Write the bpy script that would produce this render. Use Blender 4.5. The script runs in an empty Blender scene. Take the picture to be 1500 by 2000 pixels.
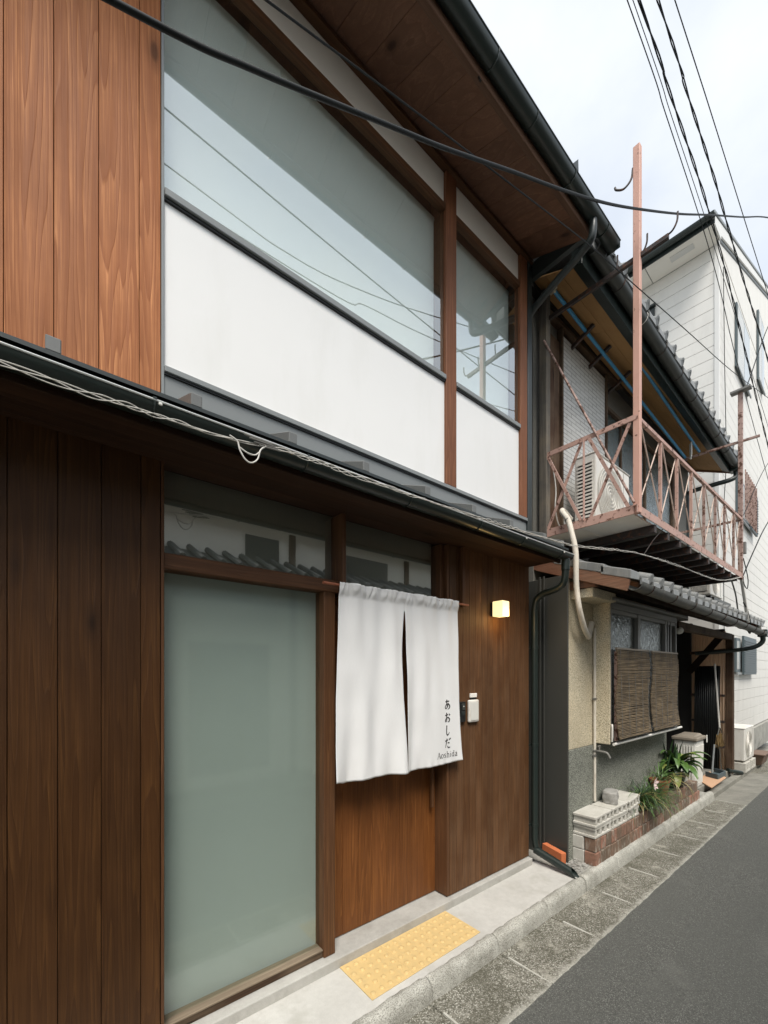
import bpy, bmesh, math, random
from mathutils import Vector, Matrix, noise as mnoise
R = math.radians
rnd = random.Random(7)
S = bpy.context.scene
COL = S.collection

# ------------------------------------------------------------------ camera
cam = bpy.data.cameras.new('camera'); co = bpy.data.objects.new('camera', cam); COL.objects.link(co)
cam.sensor_fit = 'HORIZONTAL'; cam.sensor_width = 36.0; cam.lens = 36.0 * 809 / 1500
cam.shift_y = (1313 - 1000) / 1500; cam.clip_start = 0.05; cam.clip_end = 500
co.location = (0, 0, 1.72); co.rotation_euler = (R(90), 0, -R(90 - 50.802)); S.camera = co

# ------------------------------------------------------------------ sky, sun, exposure
SUN_EL, SUN_AZ = R(56), R(32)
tosun = Vector((-math.sin(SUN_AZ) * math.cos(SUN_EL), -math.cos(SUN_AZ) * math.cos(SUN_EL), math.sin(SUN_EL)))
W = bpy.data.worlds.new('World'); S.world = W; W.use_nodes = True
wn = W.node_tree; wn.nodes.clear()
sky = wn.nodes.new('ShaderNodeTexSky'); sky.sky_type = 'NISHITA'; sky.sun_disc = False
sky.sun_elevation = SUN_EL; sky.sun_rotation = math.atan2(tosun.x, tosun.y); sky.air_density = 1.0; sky.dust_density = 1.5
tc = wn.nodes.new('ShaderNodeTexCoord')
mp = wn.nodes.new('ShaderNodeMapping'); mp.inputs[3].default_value = (1.0, 1.0, 1.7)
ns = wn.nodes.new('ShaderNodeTexNoise'); ns.inputs['Scale'].default_value = 2.1; ns.inputs['Detail'].default_value = 7; ns.inputs['Roughness'].default_value = .55
rp = wn.nodes.new('ShaderNodeValToRGB'); rp.color_ramp.elements[0].position = .42; rp.color_ramp.elements[1].position = .66
rp.color_ramp.elements[0].color = (.70, .70, .70, 1); rp.color_ramp.elements[1].color = (.98, .98, .98, 1)
mx = wn.nodes.new('ShaderNodeMix'); mx.data_type = 'RGBA'; mx.inputs[7].default_value = (3.70, 3.86, 3.99, 1)
bg = wn.nodes.new('ShaderNodeBackground'); bg.inputs[1].default_value = 0.10
ow = wn.nodes.new('ShaderNodeOutputWorld')
L = wn.links.new
L(tc.outputs['Generated'], mp.inputs[0]); L(mp.outputs[0], ns.inputs['Vector']); L(ns.outputs[0], rp.inputs[0]); L(rp.outputs[0], mx.inputs[0])
L(sky.outputs[0], mx.inputs[6]); L(mx.outputs[2], bg.inputs[0]); L(bg.outputs[0], ow.inputs[0])
sl = bpy.data.lights.new('sun', 'SUN'); sl.energy = 1.5; sl.angle = R(26); sl.color = (1, .95, .875)
so = bpy.data.objects.new('sun', sl); COL.objects.link(so); so.location = (-3, -5, 12)
so.rotation_euler = tosun.to_track_quat('Z', 'Y').to_euler()
S.view_settings.view_transform = 'Standard'; S.view_settings.look = 'None'; S.view_settings.gamma = 1
S.view_settings.use_curve_mapping = False; S.view_settings.exposure = 1.45
S.cycles.max_bounces = 8; S.cycles.transparent_max_bounces = 12

# ------------------------------------------------------------------ materials
class G:
    def __init__(s, name):
        s.m = bpy.data.materials.new(name); s.m.use_nodes = True; s.t = s.m.node_tree; s.t.nodes.clear()
        s.out = s.t.nodes.new('ShaderNodeOutputMaterial')
    def n(s, typ, ins=None, **kw):
        nd = s.t.nodes.new('ShaderNode' + typ)
        for k, v in kw.items(): setattr(nd, k, v)
        for k, v in (ins or {}).items():
            if isinstance(v, bpy.types.NodeSocket): s.t.links.new(v, nd.inputs[k])
            else: nd.inputs[k].default_value = v
        return nd
    def math(s, op, a, b=0.0):
        return s.n('Math', {0: a, 1: b}, operation=op).outputs[0]
    def mix(s, f, a, b, bt='MIX'):
        c = lambda q: q if isinstance(q, bpy.types.NodeSocket) else (tuple(q) + (1,))[:4]
        return s.n('Mix', {0: f, 6: c(a), 7: c(b)}, data_type='RGBA', blend_type=bt).outputs[2]
    def ramp(s, f, stops):
        nd = s.n('ValToRGB', {0: f}); e = nd.color_ramp.elements
        while len(e) < len(stops): e.new(.5)
        for i, (p, c) in enumerate(stops):
            e[i].position = p; e[i].color = (c, c, c, 1) if not hasattr(c, '__len__') else tuple(c) + (1,)
        return nd.outputs[0]
    def coord(s, scale=(1, 1, 1), rand=True):
        v = s.n('TexCoord').outputs['Object']
        if rand:
            r = s.n('ObjectInfo').outputs['Random']
            off = s.n('CombineXYZ', {0: s.math('MULTIPLY', r, 17.3), 1: s.math('MULTIPLY', r, 31.7), 2: s.math('MULTIPLY', r, 53.1)}).outputs[0]
            v = s.n('VectorMath', {0: v, 1: off}, operation='ADD').outputs[0]
        return s.n('Mapping', {0: v, 3: scale}).outputs[0]
    def noise(s, v, scale, detail=4, rough=.5, dist=0):
        return s.n('TexNoise', {'Vector': v, 'Scale': scale, 'Detail': detail, 'Roughness': rough, 'Distortion': dist}).outputs[0]
    def bump(s, h, st, d=.01):
        return s.n('Bump', {'Height': h, 'Strength': st, 'Distance': d}).outputs[0]
    def bsdf(s, col, rough=.5, normal=None, metal=0, spec=.5, **ex):
        ins = {'Base Color': col if isinstance(col, bpy.types.NodeSocket) else (tuple(col) + (1,))[:4], 'Roughness': rough, 'Metallic': metal, 'Specular IOR Level': spec}
        ins.update(ex)
        if normal: ins['Normal'] = normal
        b = s.n('BsdfPrincipled', ins); s.t.links.new(b.outputs[0], s.out.inputs[0]); return s.m

def wood(name, light, dark, axis='z', rings=9, rough=.6, bump=.35, grey=0.0, ringscale=5.5, knots=True, var=.28):
    g = G(name); i = 'xyz'.index(axis)
    sc = [1, 1, 1]; sc[i] = .036
    v = g.coord(tuple(sc))
    n1 = g.noise(v, ringscale, 2, .45, .15)
    ring = g.math('FRACT', g.math('MULTIPLY', n1, rings))
    prof = g.ramp(ring, [(0, .0), (.12, .15), (.72, .75), (.93, 1), (1, .0)])
    fs = [150, 150, 150]; fs[i] = 3.2
    fine = g.noise(g.coord(tuple(fs)), 1, 3, .6)
    big = g.noise(g.coord((2.2, 2.2, 2.2)), 1.3, 4, .6)
    c = g.mix(g.math('MULTIPLY', prof, .95), light, dark)
    c = g.mix(g.ramp(fine, [(.36, .85), (.62, 0)]), c, dark)
    c = g.mix(g.ramp(g.noise(g.coord(tuple(q * .33 if q > 10 else q * .5 for q in fs)), 1, 2, .5), [(.4, .5), (.6, 0)]), c, dark)
    c = g.mix(g.ramp(big, [(.35, .3), (.62, 0)]), c, [q * .62 for q in dark])
    if grey: c = g.mix(g.math('MULTIPLY', g.ramp(big, [(.4, 0), (.7, 1)]), grey), c, (.26, .205, .14))
    r = g.n('ObjectInfo').outputs['Random']
    tone = g.math('ADD', g.math('MULTIPLY', r, var), 1 - var / 2)
    c = g.mix(1.0, c, g.n('CombineColor', {0: tone, 1: tone, 2: tone}).outputs[0], 'MULTIPLY')
    if knots:
        ks = [4.2, 4.2, 4.2]; ks[i] = 1.5
        vor = g.n('TexVoronoi', {'Vector': g.coord(tuple(ks)), 'Scale': 1.0}).outputs[0]
        c = g.mix(g.ramp(vor, [(0.0, .95), (.06, .8), (.09, .35), (.17, 0)]), c, [q * .25 for q in dark])
    h = g.math('ADD', g.math('MULTIPLY', prof, .5), g.math('MULTIPLY', fine, .6))
    return g.bsdf(c, g.math('ADD', g.math('MULTIPLY', fine, .25), rough - .12), g.bump(h, bump, .004), spec=.22)

def paint(name, col, rough=.45, var=.12, sc=6, bump=.05, metal=0, spec=.5, dirt=None, rand=True):
    g = G(name); v = g.coord((1, 1, 1), rand)
    n1 = g.noise(v, sc, 5, .6); n2 = g.noise(v, sc * 14, 3, .6)
    k = g.math('ADD', g.math('MULTIPLY', n1, var * 2), 1 - var)
    c = g.mix(1.0, col, g.n('CombineColor', {0: k, 1: k, 2: k}).outputs[0], 'MULTIPLY')
    if dirt: c = g.mix(g.ramp(g.noise(g.coord((3, 3, .8), rand), sc * .8, 6, .65), [(.5, 0), (.72, .75)]), c, dirt)
    return g.bsdf(c, g.math('ADD', g.math('MULTIPLY', n2, .2), rough - .1), g.bump(n2, bump, .003), metal, spec)

def rusty(name, col, amount=.55):
    g = G(name); v = g.coord()
    n = g.noise(v, 22, 6, .65); n2 = g.noise(v, 130, 3, .6)
    m = g.ramp(g.math('ADD', n, g.math('MULTIPLY', n2, .12)), [(amount, 0), (amount + .07, 1)])
    pale = g.mix(g.noise(v, 5, 3), [q * .85 for q in col], [min(1, q * 1.15) for q in col])
    c = g.mix(m, pale, g.mix(n2, (.05, .02, .012), (.15, .06, .03)))
    return g.bsdf(c, .6, g.bump(g.math('ADD', m, n2), .3, .003))

def concrete(name, light, dark, sc=3.0, speck=0.0, bump=.25, stain=None, rough=.85):
    g = G(name); v = g.coord((1, 1, 1), False)
    a = g.noise(v, sc, 8, .62); b = g.noise(v, sc * 9, 5, .65); d = g.noise(v, 260, 2, .5)
    c = g.mix(g.ramp(g.math('ADD', g.math('MULTIPLY', a, .7), g.math('MULTIPLY', b, .3)), [(.36, 0), (.64, 1)]), dark, light)
    if speck: c = g.mix(g.ramp(d, [(.38, speck), (.56, 0)]), c, [q * .3 for q in dark])
    if stain: c = g.mix(g.ramp(g.noise(v, sc * 1.7, 6, .7), [(.53, 0), (.7, .8)]), c, stain)
    return g.bsdf(c, rough, g.bump(g.math('ADD', g.math('MULTIPLY', b, .6), g.math('MULTIPLY', d, .5)), bump, .006), spec=.3)

def aggregate(name, cols, scale, bump=.5, wash=None, rough=.85):
    g = G(name); v = g.coord((1, 1, 1), False)
    vo = g.n('TexVoronoi', {'Vector': v, 'Scale': scale}); cell = g.n('SeparateColor', {0: vo.outputs['Color']}).outputs[0]
    c = g.ramp(cell, [(i / (len(cols) - 1), q) for i, q in enumerate(cols)])
    c = g.mix(g.ramp(vo.outputs['Distance'], [(.35, 0), (.75, .75)]), c, [q * .35 for q in cols[0]])
    if wash: c = g.mix(g.ramp(g.noise(v, wash[1], 7, .65), [(.40, 0), (.66, wash[2])]), c, wash[0])
    big = g.noise(v, 1.6, 5, .6)
    k = g.math('ADD', g.math('MULTIPLY', big, .8), .6)
    c = g.mix(1.0, c, g.n('CombineColor', {0: k, 1: k, 2: k}).outputs[0], 'MULTIPLY')
    return g.bsdf(c, rough, g.bump(g.math('SUBTRACT', 1.0, vo.outputs['Distance']), bump, .004), spec=.3)

def glass(name, tint, k=1.7, add=.05, rough=0.0, wobble=0.0):
    g = G(name); nrm = {}
    if wobble: nrm = {'Normal': g.bump(g.noise(g.coord((1, 1, .45)), 55, 2, .5, .8), wobble, .01)}
    f = g.n('Fresnel', dict({0: 1.5}, **({'Normal': nrm['Normal']} if nrm else {}))).outputs[0]
    fac = g.n('Math', {0: f, 1: k, 2: add}, operation='MULTIPLY_ADD', use_clamp=True).outputs[0]
    fac = g.math('MULTIPLY', fac, g.math('SUBTRACT', 1.0, g.n('NewGeometry').outputs['Backfacing']))
    t = g.n('BsdfTransparent', {0: tuple(tint) + (1,)}); gl = g.n('BsdfGlossy', dict({'Roughness': rough, 'Color': (.93, .97, .97, 1)}, **nrm))
    mxs = g.n('MixShader', {0: fac, 1: t.outputs[0], 2: gl.outputs[0]}); g.t.links.new(mxs.outputs[0], g.out.inputs[0]); return g.m

def leafmat(name, a, b, edge=None):
    g = G(name); n = g.noise(g.coord((1, 1, 1)), 9, 3)
    c = g.mix(n, a, b)
    m = g.bsdf(c, .38, None, 0, .5)
    return m

def cloth(name, col):
    g = G(name); v = g.coord((1, 1, 1), False)
    w = g.noise(v, 420, 1, .5); crease = g.noise(g.coord((2.5, 2.5, 1.2), False), 5, 5, .6, .6)
    d = g.n('BsdfDiffuse', {0: tuple(col) + (1,), 'Normal': g.bump(g.math('ADD', g.math('MULTIPLY', w, .12), g.math('MULTIPLY', crease, .5)), .35, .012)})
    t = g.n('BsdfTranslucent', {0: tuple(q * .9 for q in col) + (1,)})
    mxs = g.n('MixShader', {0: .16, 1: d.outputs[0], 2: t.outputs[0]}); g.t.links.new(mxs.outputs[0], g.out.inputs[0]); return g.m

M = {}
M['cedar'] = wood('cedar', (.60, .265, .112), (.29, .102, .037), 'z', 22, .6, .45, 0, 7.5)
M['dark_plank'] = wood('dark_plank', (.098, .043, .0125), (.050, .0205, .0065), 'z', 20, .5, .5, .0, 9, True, .35)  # dark stain, deeper than the right planks: weaker light here is painted in
M['weather_plank'] = wood('weather_plank', (.175, .082, .033), (.088, .039, .0155), 'z', 16, .6, .5, .10, 7, False, .3)
M['door'] = wood('door', (.25, .098, .028), (.13, .046, .013), 'z', 22, .42, .3, 0, 9, False, .18)
M['post'] = wood('post', (.30, .125, .062), (.17, .068, .033), 'z', 14, .55, .3, 0, 9)
M['frame_z'] = wood('frame_z', (.16, .075, .032), (.085, .038, .017), 'z', 14, .5, .3, 0, 9, False)
M['frame_x'] = wood('frame_x', (.16, .075, .034), (.085, .038, .018), 'x', 14, .5, .3, 0, 9, False)
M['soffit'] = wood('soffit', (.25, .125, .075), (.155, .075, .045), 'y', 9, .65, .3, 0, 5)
M['soffit_low'] = wood('soffit_low', (.060, .028, .014), (.034, .0155, .008), 'x', 9, .65, .3, 0, 5)  # darkened copy of the soffit wood, deepens the shade under the pent roof
M['soffit_x'] = wood('soffit_x', (.19, .105, .066), (.12, .062, .038), 'x', 9, .65, .3, 0, 5)
M['old_x'] = wood('old_x', (.12, .07, .04), (.05, .03, .018), 'x', 12, .8, .6, .3)
M['old_y'] = wood('old_y', (.33, .15, .09), (.17, .075, .045), 'y', 14, .8, .7, .35, 9)
M['old_z'] = wood('old_z', (.15, .085, .05), (.06, .033, .02), 'z', 12, .8, .6, .25, 7)
M['grey_post'] = wood('grey_post', (.24, .22, .19), (.12, .11, .095), 'z', 12, .8, .7, .6, 9, False)
M['ply'] = wood('ply', (.42, .25, .105), (.36, .205, .085), 'x', 6, .7, .1, 0, 3, False, .12)
M['dark_metal'] = paint('dark_metal', (.022, .029, .028), .38, .15, 5, .03)
M['gutter_metal'] = paint('gutter_metal', (.016, .024, .021), .34, .12, 4, .02)
M['old_gutter'] = paint('old_gutter', (.075, .078, .07), .5, .25, 6, .08, dirt=(.16, .14, .11))
M['cap_metal'] = paint('cap_metal', (.14, .145, .14), .45, .1, 6, .03)
M['old_gutter_dark'] = paint('old_gutter_dark', (.045, .05, .046), .42, .2, 5, .05)
M['grey_metal'] = paint('grey_metal', (.20, .215, .215), .42, .08, 3, .03)
M['panel_metal'] = paint('panel_metal', (.052, .052, .046), .4, .1, 2, .03)
M['fan_grey'] = paint('fan_grey', (.50, .48, .43), .5, .06, 5, .02)
M['alu'] = paint('alu', (.22, .235, .235), .4, .06, 5, .02)
M['rim'] = paint('rim', (.55, .57, .56), .35, .06, 5, .02)  # paler than the gutter: the highlight along its lip is put into the colour
M['old_alu'] = paint('old_alu', (.17, .165, .15), .45, .15, 8, .05)
M['white_panel'] = paint('white_panel', (.81, .81, .795), .5, .025, 2, .02, dirt=(.765, .765, .74))
M['cream'] = paint('cream', (.86, .83, .765), .8, .03, 5, .05)
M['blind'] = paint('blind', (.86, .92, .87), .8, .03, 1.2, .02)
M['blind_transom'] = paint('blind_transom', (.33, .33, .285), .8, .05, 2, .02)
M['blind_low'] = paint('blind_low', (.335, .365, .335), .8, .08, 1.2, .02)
M['glass'] = glass('glass', (.98, .99, .984), 2.7, .17)
M['glass_low'] = glass('glass_low', (.94, .97, .96), 1.5, .03, .07)
M['glass_transom'] = glass('glass_transom', (.95, .96, .94), 3.2, .20)
M['glass_old'] = glass('glass_old', (.55, .6, .58), 1.4, .04, .03, .8)
M['plaster'] = aggregate('plaster', [(.56, .49, .34), (.70, .62, .455), (.78, .71, .54)], 150, .6, ((.52, .44, .30), 2.5, .5))
M['dado'] = aggregate('dado', [(.13, .14, .115), (.30, .31, .26), (.48, .49, .43), (.20, .21, .175)], 170, .7)
M['screed'] = concrete('screed', (.56, .55, .515), (.44, .43, .40), 2.6, .10, .15, (.40, .39, .35))
M['step'] = concrete('step', (.48, .47, .435), (.36, .35, .32), 3.4, .12, .2, (.30, .29, .26))
M['fndn'] = concrete('fndn', (.42, .41, .37), (.25, .245, .22), 3, .1, .3, (.10, .11, .08))
g = G('slab'); v = g.coord((1, 1, 1), False); rv = g.coord((1, 1, 1))
vo = g.n('TexVoronoi', {'Vector': v, 'Scale': 150.0}); cell = g.n('SeparateColor', {0: vo.outputs['Color']}).outputs[0]
c = g.ramp(cell, [(0, (.10, .096, .075)), (.45, (.20, .19, .155)), (.8, (.33, .32, .275)), (1, (.55, .54, .48))])
c = g.mix(g.ramp(vo.outputs['Distance'], [(.3, 0), (.8, .6)]), c, (.06, .057, .042))
c = g.mix(g.ramp(g.noise(rv, 3.4, 8, .68), [(.46, 0), (.66, .72)]), c, (.085, .081, .058))
c = g.mix(g.ramp(g.noise(rv, 6.5, 7, .7), [(.55, 0), (.68, .7)]), c, (.40, .385, .33))
yy = g.n('SeparateXYZ', {0: g.n('TexCoord').outputs['Object']}).outputs[1]
ed = g.math('ADD', g.math('MULTIPLY', g.math('SUBTRACT', 1.285, yy), 14.0), g.math('MULTIPLY', g.math('SUBTRACT', g.noise(v, 13, 7, .75), .52), 2.6))
c = g.mix(g.ramp(ed, [(.0, 0), (.6, .6)]), c, (.46, .45, .40))
M['slab'] = g.bsdf(c, .88, g.bump(g.math('SUBTRACT', 1.0, vo.outputs['Distance']), .6, .004), spec=.25)
M['slab_pale'] = concrete('slab_pale', (.30, .29, .25), (.19, .185, .16), 4, .2, .3)
g = G('asphalt'); v = g.coord((1, 1, 1), False)
vo = g.n('TexVoronoi', {'Vector': v, 'Scale': 215.0}); cell = g.n('SeparateColor', {0: vo.outputs['Color']}).outputs[0]
c = g.ramp(cell, [(0, (.062, .064, .057)), (.4, (.10, .102, .092)), (.8, (.145, .146, .133)), (1, (.27, .27, .25))])
c = g.mix(g.ramp(vo.outputs['Distance'], [(.35, 0), (.75, .6)]), c, (.05, .05, .046))
c = g.mix(g.ramp(g.noise(g.coord((.7, 1.6, 1), False), 1.3, 6, .6), [(.42, .55), (.62, 0)]), c, (.095, .097, .088))
c = g.mix(g.ramp(g.noise(v, 2.6, 7, .7), [(.56, 0), (.72, .5)]), c, (.15, .15, .136))
wv = g.n('VectorMath', {0: v, 1: g.n('TexNoise', {'Vector': v, 'Scale': 2.2, 'Detail': 5}).outputs[1]}, operation='ADD').outputs[0]
ck = g.n('TexVoronoi', {'Vector': wv, 'Scale': .75}, feature='DISTANCE_TO_EDGE').outputs[0]
ckm = g.math('MULTIPLY', g.ramp(ck, [(.0, .35), (.004, 0)]), g.ramp(g.noise(v, 1.1, 3), [(.5, 0), (.6, 1)]))
c = g.mix(ckm, c, (.035, .035, .032))
M['asphalt'] = g.bsdf(c, .85, g.bump(g.math('SUBTRACT', g.math('SUBTRACT', 1.0, vo.outputs['Distance']), g.math('MULTIPLY', ckm, 2.0)), .5, .004), spec=.3)
M['mortar'] = concrete('mortar', (.55, .54, .49), (.40, .39, .34), 8, .1, .3)
M['block'] = concrete('block', (.62, .60, .545), (.47, .455, .40), 6, .22, .5)
M['stone'] = concrete('stone', (.42, .41, .38), (.26, .25, .23), 9, .2, .5)
M['terracotta'] = paint('terracotta', (.40, .15, .07), .8, .2, 9, .1, dirt=(.3, .22, .15))
M['orange_brick'] = paint('orange_brick', (.55, .16, .06), .85, .12, 12, .2)
M['tactile'] = paint('tactile', (.60, .43, .19), .7, .10, 12, .15, dirt=(.50, .375, .18))
M['white_plastic'] = paint('white_plastic', (.70, .69, .64), .5, .06, 7, .04)
M['ac_white'] = paint('ac_white', (.72, .70, .645), .45, .07, 5, .03, dirt=(.5, .45, .38))
M['black'] = paint('black', (.010, .011, .011), .35, .1, 8, .02)
M['pit'] = paint('pit', (.012, .011, .010), .8, .1, 8, .02)
M['wire_black'] = paint('wire_black', (.006, .008, .008), .6, .1, 8, .02, spec=.25)
M['wire_white'] = paint('wire_white', (.62, .60, .55), .5, .12, 20, .04)
M['duct'] = paint('duct', (.66, .61, .52), .6, .1, 14, .1, dirt=(.42, .36, .28))
M['rail'] = rusty('rail', (.47, .295, .24), .62)
M['rod_pale'] = rusty('rod_pale', (.56, .43, .355), .63)
M['rail_old'] = rusty('rail_old', (.37, .25, .21), .56)
M['pole_pink'] = rusty('pole_pink', (.58, .335, .26), .68)
M['dark_iron'] = rusty('dark_iron', (.035, .025, .022), .6)
M['blue'] = paint('blue', (.06, .30, .56), .35, .15, 25, .03)
M['rag'] = paint('rag', (.62, .55, .42), .95, .15, 60, .5)
M['tile'] = paint('tile', (.20, .205, .20), .40, .35, 12, .12, dirt=(.30, .30, .275))
M['siding'] = paint('siding', (.66, .645, .605), .6, .05, 1.5, .04, dirt=(.56, .545, .51), rand=False)
M['trim_white'] = paint('trim_white', (.66, .655, .63), .5, .03, 4, .02)
M['shutter'] = paint('shutter', (.075, .10, .11), .5, .1, 4, .03)
g = G('poly'); d = g.n('BsdfDiffuse', {0: (.72, .60, .48, 1)}); t = g.n('BsdfTranslucent', {0: (.80, .66, .52, 1)})
mxs = g.n('MixShader', {0: .6, 1: d.outputs[0], 2: t.outputs[0]}); g.t.links.new(mxs.outputs[0], g.out.inputs[0]); M['poly'] = g.m
M['dark_wood'] = wood('dark_wood', (.028, .017, .012), (.015, .009, .007), 'z', 12, .8, .5)  # near black, carries the shade of the entrance recess in its colour
M['copper'] = paint('copper', (.33, .11, .055), .45, .2, 30, .05)
M['noren'] = cloth('noren', (.88, .88, .87))
M['ink'] = paint('ink', (.022, .019, .018), .9, .1, 40, .02)
M['screen'] = None
g = G('screen'); v = g.coord((1, 1, 1), False)
lines = g.n('TexBrick', {'Vector': g.n('Mapping', {0: v, 2: (R(90), 0, 0), 3: (1, 1, 1)}).outputs[0], 'Scale': 4.6, 'Mortar Size': .022, 'Brick Width': .9, 'Row Height': .2, 'Color1': (.60, .595, .57, 1), 'Color2': (.52, .515, .49, 1), 'Mortar': (.20, .195, .18, 1)}).outputs[0]  # brick lines paint a reflection onto the screen
M['screen'] = g.bsdf(g.mix(g.ramp(g.noise(v, 3, 4), [(.3, 0), (.7, .5)]), lines, (.58, .575, .55)), .7, g.bump(g.noise(v, 150, 2), .4, .004))
M['band'] = paint('band', (.13, .125, .108), .8, .25, 40, .3)
M['leaf'] = leafmat('leaf', (.045, .105, .025), (.12, .21, .05))
M['leaf_dark'] = leafmat('leaf_dark', (.022, .052, .022), (.05, .10, .035))
M['leaf_yel'] = leafmat('leaf_yel', (.22, .27, .06), (.30, .33, .10))
M['dry'] = leafmat('dry', (.33, .25, .11), (.20, .19, .07))
M['petal'] = leafmat('petal', (.85, .60, .58), (.88, .74, .72))
M['bristle'] = wood('bristle', (.30, .20, .08), (.13, .085, .035), 'z', 30, .8, .5, 0, 20, False)
M['lid'] = paint('lid', (.25, .215, .17), .7, .25, 6, .1)
M['cardboard'] = paint('cardboard', (.55, .34, .21), .85, .06, 5, .1)
M['wall_opp'] = paint('wall_opp', (.78, .76, .68), .85, .1, 3, .1)
M['win_opp'] = paint('win_opp', (.05, .055, .05), .15, .1, 3, .01)
g = G('brick'); v = g.coord()
n1 = g.noise(v, 18, 5, .65); r = g.n('ObjectInfo').outputs['Random']
c = g.ramp(r, [(0, (.15, .11, .078)), (.45, (.20, .128, .087)), (.8, (.26, .14, .095)), (1, (.36, .17, .115))])
c = g.mix(g.ramp(n1, [(.35, .6), (.6, 0)]), c, (.085, .06, .04))
c = g.mix(g.ramp(g.noise(g.coord((1, 1, .35)), 26, 4, .6), [(.52, 0), (.68, .75)]), c, (.40, .37, .31))
M['brick'] = g.bsdf(c, .85, g.bump(n1, .6, .008))
g = G('kerb'); v = g.coord((1, 1, 1), False)
a = g.noise(v, 7, 8, .7); d = g.noise(v, 170, 3, .6)
c = g.mix(g.ramp(a, [(.38, 0), (.6, 1)]), (.38, .37, .325), (.56, .55, .495))
c = g.mix(g.ramp(d, [(.36, .7), (.55, 0)]), c, (.09, .088, .07))
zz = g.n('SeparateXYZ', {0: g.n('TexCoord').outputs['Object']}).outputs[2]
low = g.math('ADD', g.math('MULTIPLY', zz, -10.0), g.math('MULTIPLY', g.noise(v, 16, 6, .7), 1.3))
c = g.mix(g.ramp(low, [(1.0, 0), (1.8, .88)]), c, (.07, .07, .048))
M['kerb'] = g.bsdf(c, .9, g.bump(g.math('ADD', a, d), .7, .01))
g = G('lamp_glass'); e = g.n('Emission', {0: (1, .80, .36, 1), 1: 1.0}); d = g.n('BsdfDiffuse', {0: (.8, .7, .45, 1)})
ad = g.n('AddShader', {0: e.outputs[0], 1: d.outputs[0]})
e.inputs[1].default_value = .42
g.t.links.new(ad.outputs[0], g.out.inputs[0]); M['lamp_glass'] = g.m
g = G('reed'); v = g.coord((1, 1, 1), False)
n1 = g.noise(g.n('Mapping', {0: v, 3: (3, 3, 140)}).outputs[0], 1, 3, .6); n2 = g.noise(v, 5, 4)
c = g.mix(g.ramp(n1, [(.35, 0), (.65, 1)]), (.06, .042, .024), (.27, .20, .115)); c = g.mix(g.ramp(n2, [(.4, .5), (.65, 0)]), c, (.05, .036, .022))
M['reed'] = g.bsdf(c, .8, g.bump(n1, .6, .006))

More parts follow.
